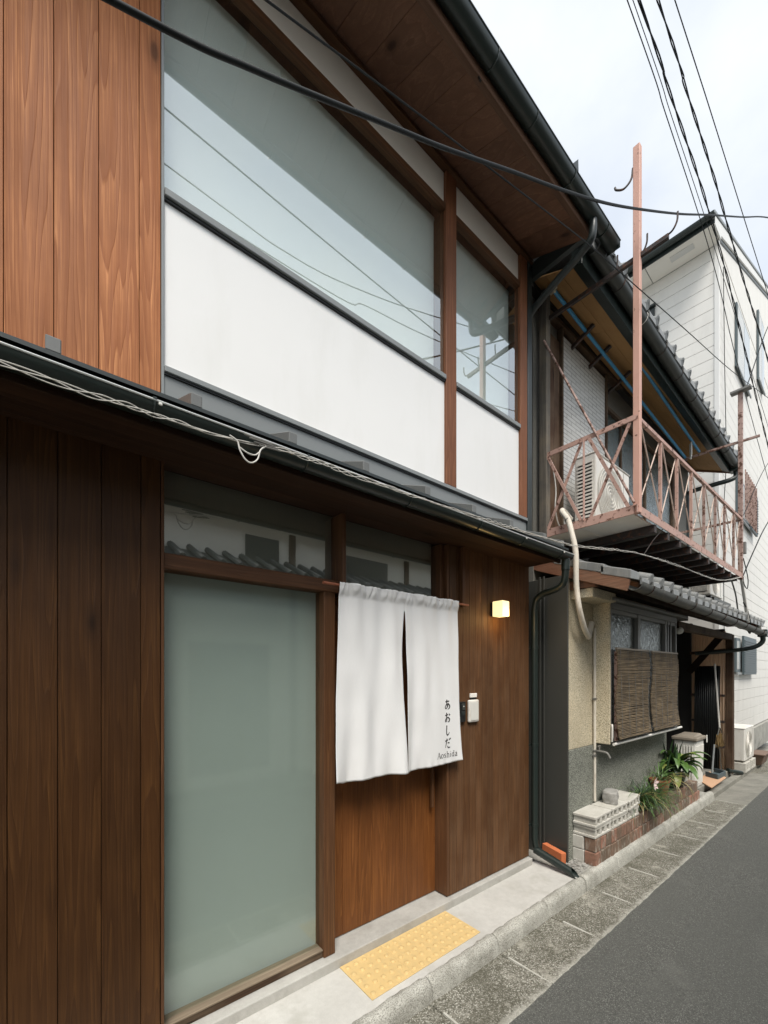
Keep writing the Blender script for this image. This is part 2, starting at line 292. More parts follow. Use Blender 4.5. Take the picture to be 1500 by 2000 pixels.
# ------------------------------------------------------------------ mesh helpers
ORG = {}
def prop(o, label=None, cat=None, group=None, kind=None):
    for k, q in (('label', label), ('category', cat), ('group', group), ('kind', kind)):
        if q: o[k] = q
    return o
def thing(name, loc, label, cat, group=None, rotz=0):
    o = bpy.data.objects.new(name, None); COL.objects.link(o); o.location = loc; o.rotation_euler = (0, 0, rotz); o.empty_display_size = .1
    ORG[o.name] = Vector(loc) if not rotz else Vector((0, 0, 0))
    return prop(o, label, cat, group)
class MB:
    def __init__(s): s.v = []; s.f = []
    def add(s, vs, fs):
        b = len(s.v); s.v += [tuple(q) for q in vs]; s.f += [tuple(b + i for i in f) for f in fs]; return s
    def box(s, x0, x1, y0, y1, z0, z1):
        return s.add([(x, y, z) for z in (z0, z1) for y in (y0, y1) for x in (x0, x1)], [(0, 2, 3, 1), (4, 5, 7, 6), (0, 1, 5, 4), (2, 6, 7, 3), (0, 4, 6, 2), (1, 3, 7, 5)])
    def hexa(s, p): return s.add(p, [(0, 2, 3, 1), (4, 5, 7, 6), (0, 1, 5, 4), (2, 6, 7, 3), (0, 4, 6, 2), (1, 3, 7, 5)])
    def beam(s, p, q, w, h, up=(0, 0, 1)):
        p, q = Vector(p), Vector(q); d = (q - p).normalized(); a = d.cross(Vector(up))
        if a.length < 1e-4: a = d.cross(Vector((1, 0, 0)))
        a.normalize(); u = a.cross(d).normalized(); a *= w / 2; u *= h / 2
        return s.hexa([p - a - u, p + a - u, q - a - u, q + a - u, p - a + u, p + a + u, q - a + u, q + a + u])
    def tube(s, pts, r, n=8, cap=True):
        pts = [Vector(p) for p in pts]; rs = r if hasattr(r, '__len__') else [r] * len(pts); b = len(s.v)
        t = (pts[1] - pts[0]).normalized(); ref = Vector((0, 0, 1)) if abs(t.z) < .9 else Vector((1, 0, 0)); u = t.cross(ref).normalized()
        for i, p in enumerate(pts):
            t = (pts[min(i + 1, len(pts) - 1)] - pts[max(i - 1, 0)]).normalized()
            u = (u - t * u.dot(t)).normalized(); w = t.cross(u)
            for k in range(n):
                a = 2 * math.pi * k / n; s.v.append(tuple(p + (u * math.cos(a) + w * math.sin(a)) * rs[i]))
        for i in range(len(pts) - 1):
            for k in range(n):
                k2 = (k + 1) % n; s.f.append((b + i * n + k, b + i * n + k2, b + (i + 1) * n + k2, b + (i + 1) * n + k))
        if cap:
            s.f.append(tuple(b + k for k in range(n))[::-1]); e = b + (len(pts) - 1) * n; s.f.append(tuple(e + k for k in range(n)))
        return s
    def prism(s, poly, fn0, fn1):
        n = len(poly); a = [fn0(*p) for p in poly]; c = [fn1(*p) for p in poly]
        return s.add(a + c, [tuple(range(n))[::-1], tuple(range(n, 2 * n))] + [(i, (i + 1) % n, n + (i + 1) % n, n + i) for i in range(n)])
    def grid(s, fn, nu, nv):
        vs = [fn(i / nu, j / nv) for j in range(nv + 1) for i in range(nu + 1)]
        return s.add(vs, [(j * (nu + 1) + i, j * (nu + 1) + i + 1, (j + 1) * (nu + 1) + i + 1, (j + 1) * (nu + 1) + i) for j in range(nv) for i in range(nu)])
    def build(s, name, mat, parent=None, bevel=0, smooth=False, seg=1, solid=0, label=None, recalc=True):
        if parent is not None: o0 = ORG[parent.name]
        else:
            xs, ys, zs = zip(*s.v); o0 = Vector(((min(xs) + max(xs)) / 2, (min(ys) + max(ys)) / 2, min(zs)))
        me = bpy.data.meshes.new(name)
        me.from_pydata([(a - o0.x, b - o0.y, c - o0.z) for a, b, c in s.v], [], s.f)
        if recalc:
            bm = bmesh.new(); bm.from_mesh(me); bmesh.ops.recalc_face_normals(bm, faces=bm.faces); bm.to_mesh(me); bm.free()
        me.materials.append(mat)
        if smooth: me.polygons.foreach_set('use_smooth', [True] * len(me.polygons))
        o = bpy.data.objects.new(name, me); COL.objects.link(o); ORG[o.name] = o0
        if parent is not None: o.parent = parent
        else: o.location = o0
        if solid: q = o.modifiers.new('s', 'SOLIDIFY'); q.thickness = solid; q.offset = 0
        if bevel: q = o.modifiers.new('b', 'BEVEL'); q.width = bevel; q.segments = seg; q.limit_method = 'ANGLE'; q.harden_normals = False
        if smooth and not bevel:
            q = me
            try: me.set_sharp_from_angle(angle=R(40))
            except Exception: pass
        if label: o['label'] = label
        return o
def box(name, mat, parent, a, bevel=0, **kw): return MB().box(*a).build(name, mat, parent, bevel, **kw)
def inst(o, parent, off=(0, 0, 0), rotz=0):
    c = o.copy(); COL.objects.link(c); c.parent = parent; c.location = Vector(o.location) + Vector(off); c.rotation_euler = (0, 0, rotz); ORG[c.name] = ORG[o.name]; return c
def cr(pts, n=8):
    P = [Vector(p) for p in pts]; P = [P[0] * 2 - P[1]] + P + [P[-1] * 2 - P[-2]]; out = []
    for i in range(1, len(P) - 2):
        a, b, c, d = P[i - 1:i + 3]
        for k in range(n):
            t = k / n; out.append(.5 * ((2 * b) + (c - a) * t + (2 * a - 5 * b + 4 * c - d) * t * t + (3 * b - a - 3 * c + d) * t ** 3))
    return out + [P[-2]]
def gutter(p0, p1, r, n=10, th=.004):
    """half round channel from p0 to p1 (centres of the open top)"""
    m = MB(); prof = [(r * math.cos(math.pi + math.pi * k / n), r * math.sin(math.pi + math.pi * k / n)) for k in range(n + 1)]
    inn = [(y * (1 - th / r), z * (1 - th / r)) for y, z in prof][::-1]
    poly = prof + inn
    m.prism(poly, lambda y, z: (p0[0], p0[1] + y, p0[2] + z), lambda y, z: (p1[0], p1[1] + y, p1[2] + z))
    return m

# ------------------------------------------------------------------ ground
road = box('road', M['asphalt'], None, (-12, 40, -1.55, 1.243, -.5, -.085)); prop(road, kind='structure')
gr = box('ground', M['fndn'], None, (-60, 60, -60, 60, -.9, -.52)); prop(gr, kind='structure')
# L shaped gutter strip of concrete slabs
strip = bpy.data.objects.new('gutter_strip', None); COL.objects.link(strip); ORG[strip.name] = Vector((0, 0, 0)); prop(strip, kind='structure')
base = box('bed', M['slab_pale'], strip, (-12, 40, 1.15, 1.75, -.5, -.125))
def slab(x0, x1, mat):
    m = MB(); n = 14
    e = [1.243 + .007 * mnoise.noise(Vector((x0 * 3 + i * .7, 1.3, 0))) - .003 for i in range(n + 1)]
    for i in range(n):
        xa, xb = x0 + (x1 - x0) * i / n, x0 + (x1 - x0) * (i + 1) / n
        m.add([(xa, e[i], -.0785), (xb, e[i + 1], -.0785), (xb, 1.63, -.103), (xa, 1.63, -.103)], [(0, 1, 2, 3)])
    m2 = MB(); pts = [(x0 + (x1 - x0) * i / n, e[i]) for i in range(n + 1)] + [(x1, 1.63), (x0, 1.63)]
    zt = lambda y: -.0785 - (y - 1.243) / .387 * .0245
    m2.prism(pts, lambda x, y: (x, y, zt(y) - .04), lambda x, y: (x, y, zt(y)))
    return m2.build('slab', mat, strip, .003)
k = -9
while k < 28:
    x0 = 2.27 + .635 * k
    slab(x0 + .003, x0 + .632, M['slab_pale'] if 8 <= k <= 11 else M['slab']); k += 1
joint = MB()
for k in range(-9, 9):
    x0 = 2.27 + .635 * k; joint.box(x0 - .006, x0 + .006, 1.25, 1.50 + .08 * rnd.random(), -.12, -.0800 - .004)
joint.build('mortar_joint', M['mortar'], strip)
# kerb stones
kerb = bpy.data.objects.new('kerb', None); COL.objects.link(kerb); ORG[kerb.name] = Vector((0, 0, 0)); prop(kerb, kind='structure')
def kerb_stone(x0, x1, dy=0, dz=0, seed=0):
    prof = [(1.70, -.03), (1.675, .000), (1.655, .007), (1.635, .005), (1.618, -.006), (1.609, -.024), (1.604, -.05), (1.600, -.08), (1.598, -.125), (1.70, -.125)]
    n = max(3, int((x1 - x0) / .022)); m = MB(); vs = []
    for i in range(n + 1):
        x = x0 + (x1 - x0) * i / n
        for j, (y, z) in enumerate(prof):
            q = Vector((x * 14, y * 30, z * 30 + seed)); a = mnoise.noise(q) * .0035 + mnoise.noise(q * 3.1) * .003
            c = mnoise.noise(q * .16 + Vector((9, 4, 2))) * .004
            e = .006 * max(0, 1 - min(i, n - i) / 1.5)
            vs.append((x, y + dy + a + c + e, z + dz + (a + c * .6 - e if 0 < j < 8 else 0)))
    K = len(prof)
    fs = [(i * K + j, i * K + (j + 1) % K, (i + 1) * K + (j + 1) % K, (i + 1) * K + j) for i in range(n) for j in range(K)]
    fs += [tuple(range(K)), tuple(n * K + j for j in range(K))[::-1]]
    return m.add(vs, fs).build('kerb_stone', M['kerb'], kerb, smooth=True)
x = -2.6
for ln in (.61, .60, .62, .61, .6, .62, .60, .61, .62, .59): kerb_stone(x + .002, x + ln - .002, 0, 0, x); x += ln
for ln in (.62, .66, .62, .68, .64, .7): kerb_stone(x + .002, x + ln - .002, -.006, .008, x); x += ln
for ln in (1.5, 1.5, 3, 4): box('kerb_stone', M['slab_pale'], kerb, (x + .003, x + ln - .003, 1.62, 1.72, -.125, -.03), .006); x += ln
fore = box('concrete_apron', M['screed'], None, (-3, 3.46, 1.668, 2.06, -.12, .0)); prop(fore, kind='structure')
step = box('entrance_step', M['step'], None, (-3, 3.372, 2.03, 2.4, -.11, .058), .006, seg=2); prop(step, kind='structure')
pad = box('concrete_pad', M['fndn'], None, (3.468, 7.3, 1.668, 3.0, -.12, .004)); prop(pad, kind='structure')
pad2 = box('doorstep', M['slab_pale'], None, (7.3, 9.6, 1.76, 3.0, -.12, .045), .006); prop(pad2, kind='structure')

# ------------------------------------------------------------------ main townhouse
H = thing('townhouse', (1.0, 2.07, 0), 'renovated wooden townhouse with reddish cedar planks and white panel upstairs, dark planks below', 'house')
rubble = MB()
for _ in range(60):
    x, y = 3.5 + .25 * rnd.random(), 1.69 + .13 * rnd.random(); q = .006 + .012 * rnd.random() ** 2
    rubble.box(x - q, x + q, y - q * .8, y + q * .8, .004, .004 + q * 1.3)
prop(rubble.build('rubble', M['stone'], None, .002), kind='stuff')
# upper and lower plank walls (left)
def planks(xs, z0, z1, mat, y0=2.07, th=.018, gap=.0011):
    for a, b in zip(xs[:-1], xs[1:]): box('plank', mat, H, (a + gap, b - gap, y0, y0 + th, z0, z1), .0014)
upx = [-2.737, -2.591, -2.446, -2.301, -2.155, -2.01, -1.865, -1.72, -1.574, -1.429, -1.284, -1.139, -.993, -.848, -.703, -.557, -.412, -.267, -.122, .023, .168, .314, .398]
planks(upx, 2.80, 5.50, M['cedar'])
lox = [-2.718, -2.572, -2.426, -2.28, -2.134, -1.988, -1.842, -1.696, -1.55, -1.404, -1.258, -1.112, -.966, -.82, -.674, -.528, -.382, -.258, -.112, .035, .177, .32, .396]
planks(lox, .066, 2.68, M['dark_plank'])
box('edge_strip', M['frame_z'], H, (.3985, .4115, 2.066, 2.105, .066, 2.68), .002)
box('edge_strip', M['alu'], H, (.3995, .4115, 2.066, 2.105, 2.90, 5.2), .002)
rx = [2.316] + [2.316 + (3.375 - 2.316) * i / 9 for i in range(1, 10)]
rx = [2.316 + (3.375 - 2.316) * i / 14 for i in range(15)]
planks(rx, .066, 2.68, M['weather_plank'], gap=.0008)
box('wall', M['pit'], H, (-3, 3.372, 2.26, 6.8, .05, 5.5))
box('wall', M['pit'], H, (-3, .397, 2.090, 2.259, .06, 5.5)); box('wall', M['pit'], H, (2.318, 3.372, 2.090, 2.259, .06, 2.70))
box('corner_trim', M['dark_metal'], H, (3.337, 3.405, 2.055, 2.10, 2.80, 5.5), .004); box('side_cladding', M['panel_metal'], H, (3.376, 3.404, 2.102, 6.8, .02, 5.6))
# ground floor opening
def window(nm, gx, gz, y, blind, parent=H, gl='glass', by=.07):
    w = box(nm, M['dark_metal'], parent, (gx[0] - .004, gx[1] + .004, y + .016, y + .024, gz[0] - .01, gz[1] + .01)) if False else None
    p = box('glass_pane', M[gl], parent, (gx[0], gx[1], y, y + .006, gz[0], gz[1]))
    b = box('roller_blind', M[blind], parent, (gx[0] - .02, gx[1] + .02, y + by, y + by + .004, gz[0] - .02, gz[1] + .02))
    return p
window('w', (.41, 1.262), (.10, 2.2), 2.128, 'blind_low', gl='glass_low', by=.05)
M['sill'] = wood('sill', (.34, .27, .19), (.20, .155, .11), 'x', 12, .7, .4)
box('window_sill', M['sill'], H, (.4125, 1.2475, 2.090, 2.165, .096, .107), .002, label='worn pale wooden sill under the tall window')
box('sill_rail', M['old_x'], H, (.4125, 1.2475, 2.094, 2.16, .059, .0955), .002)
box('post', M['frame_z'], H, (1.248, 1.325, 2.08, 2.20, .059, 2.19), .004)
box('transom_beam', M['frame_x'], H, (.4125, 1.352, 2.086, 2.175, 2.1905, 2.265), .004)
box('transom_beam', M['frame_x'], H, (1.386, 2.285, 2.12, 2.23, 2.1905, 2.262), .004)
box('mullion', M['frame_z'], H, (1.353, 1.385, 2.052, 2.175, 2.175, 2.664), .004)
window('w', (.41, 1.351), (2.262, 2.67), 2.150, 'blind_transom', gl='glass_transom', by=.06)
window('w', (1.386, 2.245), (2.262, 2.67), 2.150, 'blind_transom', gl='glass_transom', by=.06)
box('door_jamb', M['frame_z'], H, (2.2865, 2.3145, 2.0705, 2.2585, .066, 2.664), .003)
box('door_jamb', M['frame_z'], H, (2.246, 2.285, 2.10, 2.19, 2.264, 2.664), .003)
D = MB().box(1.3255, 2.2855, 2.205, 2.235, .064, 2.189).build('door', M['frame_z'], H)
dx = [1.327 + .958 * i / 8 for i in range(9)]
for a, b in zip(dx[:-1], dx[1:]): box('door_board', M['door'], D, (a + .0006, b - .0006, 2.19, 2.204, .066, 2.188), .0012)
box('door_handle', M['frame_z'], D, (2.205, 2.228, 2.14, 2.165, .72, 1.62), .004)
box('hanger_bar', M['frame_z'], H, (2.424, 2.456, 2.036, 2.069, 2.215, 2.664), .003)
# upper windows and white panels
for x0, x1 in ((.4125, 2.268), (2.384, 3.228)):
    box('white_panel', M['white_panel'], H, (x0, x1, 2.080, 2.095, 3.0985, 3.850), 0)
    box('window_sill', M['alu'], H, (x0, x1, 2.056, 2.12, 3.862, 3.897), .003)
    box('sill_shadow_strip', M['black'], H, (x0, x1, 2.068, 2.10, 3.851, 3.861))  # solid black strip painted in as the shade below the sill
    box('head_rail', M['frame_x'], H, (x0, x1, 2.066, 2.112, 5.112, 5.158), .003)
    box('plaster_strip', M['cream'], H, (x0, x1, 2.086, 2.12, 5.159, 5.43))
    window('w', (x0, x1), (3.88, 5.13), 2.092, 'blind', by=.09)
    box('jamb', M['frame_z'], H, (x1 - .010, x1, 2.085, 2.18, 3.898, 5.111), .002)
box('post', M['post'], H, (2.269, 2.383, 2.06, 2.22, 3.0985, 5.45), .004, label='reddish post between the two upstairs windows')
box('post', M['post'], H, (3.229, 3.334, 2.06, 2.22, 3.0985, 5.45), .004, label='reddish corner post at the end of the upstairs windows')
box('flashing_trim', M['alu'], H, (.4115, 3.336, 2.056, 2.10, 3.070, 3.098), .003)
box('flashing_gap', M['black'], H, (.4115, 3.336, 2.066, 2.10, 3.062, 3.0695)); box('wall_flashing', M['grey_metal'], H, (.4115, 3.336, 2.074, 2.10, 2.75, 3.0615))
# pent roof between the storeys
PR_ = lambda y: 2.77 + .39 * (y - 1.74)
PRF = MB().hexa([(-3, 1.725, PR_(1.725) - .015), (3.42, 1.725, PR_(1.725) - .015), (-3, 2.073, PR_(2.073) - .015), (3.42, 2.073, PR_(2.073) - .015),
                 (-3, 1.725, PR_(1.725)), (3.42, 1.725, PR_(1.725)), (-3, 2.073, PR_(2.073)), (3.42, 2.073, PR_(2.073))]).build('pent_roof', M['dark_metal'], H)
cap0 = None
for xc in (-2.14, -1.71, -1.28, -.85, -.42, .018, .46, .876, 1.295, 1.75, 2.18, 2.603, 3.057, 3.338):
    if cap0 is None:
        x0, x1 = xc - .021, xc + .021
        cap0 = MB().hexa([(x0, 1.732, PR_(1.732) + .001), (x1, 1.732, PR_(1.732) + .001), (x0, 2.07, PR_(2.07) + .001), (x1, 2.07, PR_(2.07) + .001),
                          (x0, 1.732, PR_(1.732) + .05), (x1, 1.732, PR_(1.732) + .05), (x0, 2.07, PR_(2.07) + .05), (x1, 2.07, PR_(2.07) + .05)]).build('batten_cap', M['cap_metal'], PRF, .003); x_first = xc
    else: inst(cap0, PRF, (xc - x_first, 0, 0))
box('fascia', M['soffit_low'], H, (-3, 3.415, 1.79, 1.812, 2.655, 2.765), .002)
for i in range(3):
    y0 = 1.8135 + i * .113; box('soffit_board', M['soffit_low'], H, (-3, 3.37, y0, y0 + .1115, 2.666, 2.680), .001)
GT = gutter((-3, 1.735, 2.708), (3.44, 1.735, 2.708), .047).build('gutter', M['gutter_metal'], H, smooth=True)
MB().tube([(-3, 1.688, 2.708), (3.44, 1.688, 2.708)], .004, 8).build('gutter_rim', M['rim'], GT, smooth=True)
for xc in (-1.6, -.2, .305, .93, 1.58, 2.2, 2.7, 3.25):
    q = MB(); q.tube([(xc, 1.735 + .0495 * math.cos(a), 2.708 + .0495 * math.sin(a)) for a in [math.pi + .1 + (math.pi - .2) * k / 10 for k in range(11)]], .0035, 6)
    q.box(xc - .006, xc + .006, 1.682, 1.79, 2.711, 2.716); q.build('gutter_bracket', M['gutter_metal'], GT)
for xc in (.305, 2.7, 3.25): box('bracket_clip', M['white_plastic'], GT, (xc + .012, xc + .024, 1.680, 1.688, 2.692, 2.703), .002)
dp = cr([(3.385, 1.735, 2.675), (3.39, 1.738, 2.56), (3.40, 1.76, 2.475), (3.41, 1.84, 2.435), (3.41, 1.95, 2.415), (3.413, 2.015, 2.37), (3.413, 2.035, 2.28)], 6)
DP = MB().tube(dp + [(3.413, 2.035, 1.2), (3.413, 2.035, .22), (3.413, 2.02, .15)], .029, 14).build('downpipe', M['gutter_metal'], H, smooth=True)
MB().tube([(3.387, 1.735, 2.68), (3.388, 1.736, 2.58)], .034, 14).build('pipe_collar', M['gutter_metal'], DP, smooth=True)
for z in (1.93, 1.05, .33): MB().tube([(3.413, 2.035, z), (3.413, 2.035, z + .03)], .033, 14).box(3.37, 3.44, 2.06, 2.075, z + .008, z + .022).build('pipe_strap', M['gutter_metal'], DP)
sp = [(3.413, 2.03, .125), (3.43, 1.68, .028)]
d = (Vector(sp[1]) - Vector(sp[0])).normalized(); u_ = d.cross(Vector((0, 0, 1))).normalized(); w_ = u_.cross(d)
m = MB(); n = 18; vs = []
for ring, (r_, e) in enumerate(((.034, 0), (.034, 1), (.0305, 1), (.0305, 0))):
    for k in range(n):
        a = 2 * math.pi * k / n; q = Vector(sp[e]) + (u_ * math.cos(a) + w_ * math.sin(a)) * r_
        if e: q += d * (-.045 * math.sin(a) + .01)
        vs.append(q)
m.add(vs, [(j * n + k, j * n + (k + 1) % n, (j + 1) * n + (k + 1) % n, (j + 1) * n + k) for j in range(3) for k in range(n)])
m.build('outlet_pipe', M['gutter_metal'], DP, smooth=True)
# upper eave
SZ = lambda y: 5.25 + .41 * (y - 1.58)
EV = MB().hexa([(-3, 1.46, SZ(1.46) + .10), (3.45, 1.46, SZ(1.46) + .10), (-3, 7, SZ(7) + .10), (3.45, 7, SZ(7) + .10), (-3, 1.46, SZ(1.46) + .16), (3.45, 1.46, SZ(1.46) + .16), (-3, 7, SZ(7) + .16), (3.45, 7, SZ(7) + .16)]).build('roof', M['dark_metal'], H)
xx = -3.0
while xx < 3.38:
    x1 = min(xx + .205, 3.40)
    MB().hexa([(xx + .001, 1.575, SZ(1.575)), (x1 - .001, 1.575, SZ(1.575)), (xx + .001, 2.085, SZ(2.085)), (x1 - .001, 2.085, SZ(2.085)),
               (xx + .001, 1.575, SZ(1.575) + .015), (x1 - .001, 1.575, SZ(1.575) + .015), (xx + .001, 2.085, SZ(2.085) + .015), (x1 - .001, 2.085, SZ(2.085) + .015)]).build('soffit_board', M['soffit'], EV, .0012); xx = x1
box('fascia', M['soffit_x'], EV, (-3, 3.42, 1.535, 1.574, 5.235, 5.40), .004)
box('wall_plate', M['frame_x'], H, (-3, 3.40, 2.035, 2.0855, 5.395, 5.425), .003)
box('gable_trim', M['dark_metal'], EV, (3.405, 3.45, 1.53, 2.4, 5.28, 5.42))
G2 = gutter((-3, 1.49, 5.33), (3.72, 1.49, 5.33), .056).build('gutter', M['gutter_metal'], H, smooth=True)
box('gutter_end', M['gutter_metal'], G2, (3.716, 3.722, 1.436, 1.544, 5.276, 5.33))
MB().tube([(-3, 1.434, 5.33), (3.72, 1.434, 5.33)], .005, 8).build('gutter_rim', M['dark_metal'], G2, smooth=True)
for xc in (-.6, .3, 1.2, 2.03, 2.45, 2.95, 3.5):
    MB().tube([(xc, 1.49 + .059 * math.cos(a), 5.33 + .059 * math.sin(a)) for a in [math.pi + .05 + (math.pi - .1) * k / 10 for k in range(11)]], .004, 6).build('gutter_bracket', M['gutter_metal'], G2)
for xc in (1.2, 1.98, 2.85): MB().beam((xc, 1.565, 5.30), (xc, 1.53, 5.20), .012, .01).build('gutter_hook', M['black'], G2)
MB().add([(2.90, 1.43, 5.335), (2.98, 1.43, 5.335), (2.965, 1.425, 5.41), (2.90, 1.45, 5.335), (2.98, 1.45, 5.335), (2.965, 1.445, 5.41)], [(0, 1, 2), (5, 4, 3), (0, 3, 4, 1), (1, 4, 5, 2), (2, 5, 3, 0)]).build('snow_guard', M['dark_metal'], G2)
dp2 = cr([(3.34, 1.49, 5.29), (3.34, 1.49, 5.21), (3.345, 1.51, 5.15), (3.36, 1.60, 5.115), (3.40, 1.85, 5.07), (3.435, 2.08, 5.01), (3.44, 2.13, 4.93)], 5)
MB().tube(dp2 + [(3.44, 2.135, 4.0), (3.44, 2.135, 2.85)], .03, 12).build('downpipe', M['dark_metal'], H, smooth=True)
for z in (4.6, 3.72): box('pipe_strap', M['white_plastic'], H, (3.40, 3.45, 2.098, 2.106, z, z + .012))

# ------------------------------------------------------------------ things on the townhouse front
# noren
def noren_pt(x, z, side):
    """x,z on the flat curtain -> displaced point; hangs from a rod at y 2.03"""
    t = (2.235 - z) / 1.17
    q = 1 - .96 * math.exp(-((x - 2.20) / .19) ** 4) * min(1, t * 1.6)
    y = 2.03 - .012 * t + q * (.016 * t * math.sin(x * 9.5 + .6) + .016 * (.25 + t) * math.sin(x * 22 + z * 1.6 + 1.1) + .005 * math.sin(x * 39 - z * 4 + 2) * (.3 + t) + .006 * mnoise.noise(Vector((x * 7, z * 4, 3)))) + .006 * math.sin(x * 47 + z * 3) * math.exp(-t * 2.2)
    y -= .016 * t * t * math.exp(-((x - 1.29) / .16) ** 2) 
    k_ = min(1, max(0, (z - 2.165) / .04))
    y -= k_ * (.018 + .007 * math.sin(x * 120 + 2.2 * math.sin(x * 37) + (z - 2.2) * 55 * math.sin(x * 60)))
    if z > 2.232: y -= .002
    if t > .93: y += .0022 * math.sin(x * 70 + 4 * math.sin(x * 9)) * (t - .93) / .07
    return y
NR = thing('noren', (1.84, 2.03, 1.06), 'white split door curtain with small black lettering hanging over the wooden door', 'door curtain')
slit_l = lambda z: 1.826 - (.004 + .020 * max(0, math.sin(math.pi * min(1, max(0, (2.118 - z) / 1.06)) ** .8))) * (z < 2.118) + .006 * max(0, (1.6 - z))
slit_r = lambda z: 1.826 + (.004 + .016 * max(0, math.sin(math.pi * min(1, max(0, (2.118 - z) / 1.06)) ** .8))) * (z < 2.118) + .010 * max(0, (1.6 - z))
lef = lambda z: 1.318 - .040 * max(0, (2.235 - z) / 1.17) ** 1.6
rig = lambda z: 2.352 + .030 * max(0, (2.235 - z) / 1.17) ** 4
def zb(x): return 1.060 + .010 * math.sin(x * 5) + .022 * max(0, (x - 1.83)) * 1.6 + .026 * math.exp(-((x - 1.275) / .06) ** 2)
def cloth_panel(fl, fr, nm):
    def fn(u, v):
        z = 2.243 - v * (2.243 - 1.06); x = fl(z) + (fr(z) - fl(z)) * u
        zz_ = 2.243 - v * (2.243 - zb(x)); return (x, noren_pt(x, zz_, 0), zz_)
    return MB().grid(fn, 90, 110).build(nm, M['noren'], NR, smooth=True, solid=.0025, recalc=False)
cloth_panel(lef, slit_l, 'curtain_panel'); cloth_panel(slit_r, rig, 'curtain_panel')
MB().tube([(1.215, 2.036, 2.229), (2.487, 2.036, 2.229)], .0085, 12).build('curtain_rod', M['copper'], NR, smooth=True)
def strokes(mb, ss, ox, oz, w, h, lw):
    for s_ in ss:
        pts = s_['p']; c = cr([(p[0], p[1], 0) for p in pts], 7); wd = s_.get('w', [1] * len(pts))
        L_, Rr = [], []
        for i, p in enumerate(c):
            q = i / (len(c) - 1) * (len(wd) - 1); a = int(min(q, len(wd) - 2)); ww = (wd[a] + (wd[a + 1] - wd[a]) * (q - a)) * lw / 2
            t = c[min(i + 1, len(c) - 1)] - c[max(i - 1, 0)]; t = Vector((t.x * w, t.y * h, 0)).normalized(); nrm = Vector((-t.y, t.x, 0)) * ww
            for lst, sg in ((L_, 1), (Rr, -1)):
                X, Z = ox + p.x * w + nrm.x * sg, oz + p.y * h + nrm.y * sg
                lst.append((X, noren_pt(X, Z, 1) - .0028, Z))
        n_ = len(c); mb.add(L_ + Rr, [(i, i + 1, n_ + i + 1, n_ + i) for i in range(n_ - 1)])
KA = dict(
 a=[dict(p=[(.2, .78), (.45, .80), (.78, .84)], w=[1, .7, 1.1]), dict(p=[(.44, .98), (.41, .6), (.48, .18)], w=[1.2, 1, .5]),
    dict(p=[(.66, .66), (.52, .28), (.28, .10), (.16, .26), (.34, .50), (.66, .54), (.87, .36), (.80, .14), (.56, .0)], w=[1, .8, .9, .8, .7, .9, 1.2, 1, .4])],
 o=[dict(p=[(.14, .70), (.36, .73), (.6, .79)], w=[1, .8, 1]), dict(p=[(.38, .97), (.38, .3), (.28, .08), (.16, .20), (.32, .40), (.62, .48), (.84, .30), (.74, .08), (.52, .05)], w=[1.2, 1, .8, .8, .7, 1, 1.2, .9, .4]),
    dict(p=[(.72, .86), (.90, .70)], w=[.7, 1.4])],
 si=[dict(p=[(.40, .98), (.36, .4), (.42, .08), (.60, .04), (.84, .30)], w=[1.2, 1, 1.1, .9, .4])],
 da=[dict(p=[(.10, .72), (.32, .75), (.56, .82)], w=[1, .8, 1]), dict(p=[(.42, .97), (.30, .5), (.13, .05)], w=[1.1, 1, .5]), dict(p=[(.52, .50), (.68, .54), (.84, .48)], w=[.8, 1, .6]),
     dict(p=[(.50, .24), (.58, .08), (.74, .05), (.92, .10)], w=[.8, .9, 1, .6]), dict(p=[(.74, .93), (.82, .80)], w=[.8, 1.3]), dict(p=[(.90, 1.0), (.98, .88)], w=[.8, 1.3])])
ink = MB()
for i, kx in enumerate(('a', 'o', 'si', 'da')): strokes(ink, KA[kx], 2.205, 1.452 - i * .0925, .062, .072, .0085)
circ = lambda cx, cy, rx_, ry, a0=0, a1=360, n_=10: [(cx + rx_ * math.cos(R(a0 + (a1 - a0) * k / n_)), cy + ry * math.sin(R(a0 + (a1 - a0) * k / n_))) for k in range(n_ + 1)]
sf = lambda x_, y_, hw=.22: dict(p=[(x_ - hw, y_), (x_ + hw, y_)], w=[.5, .5])
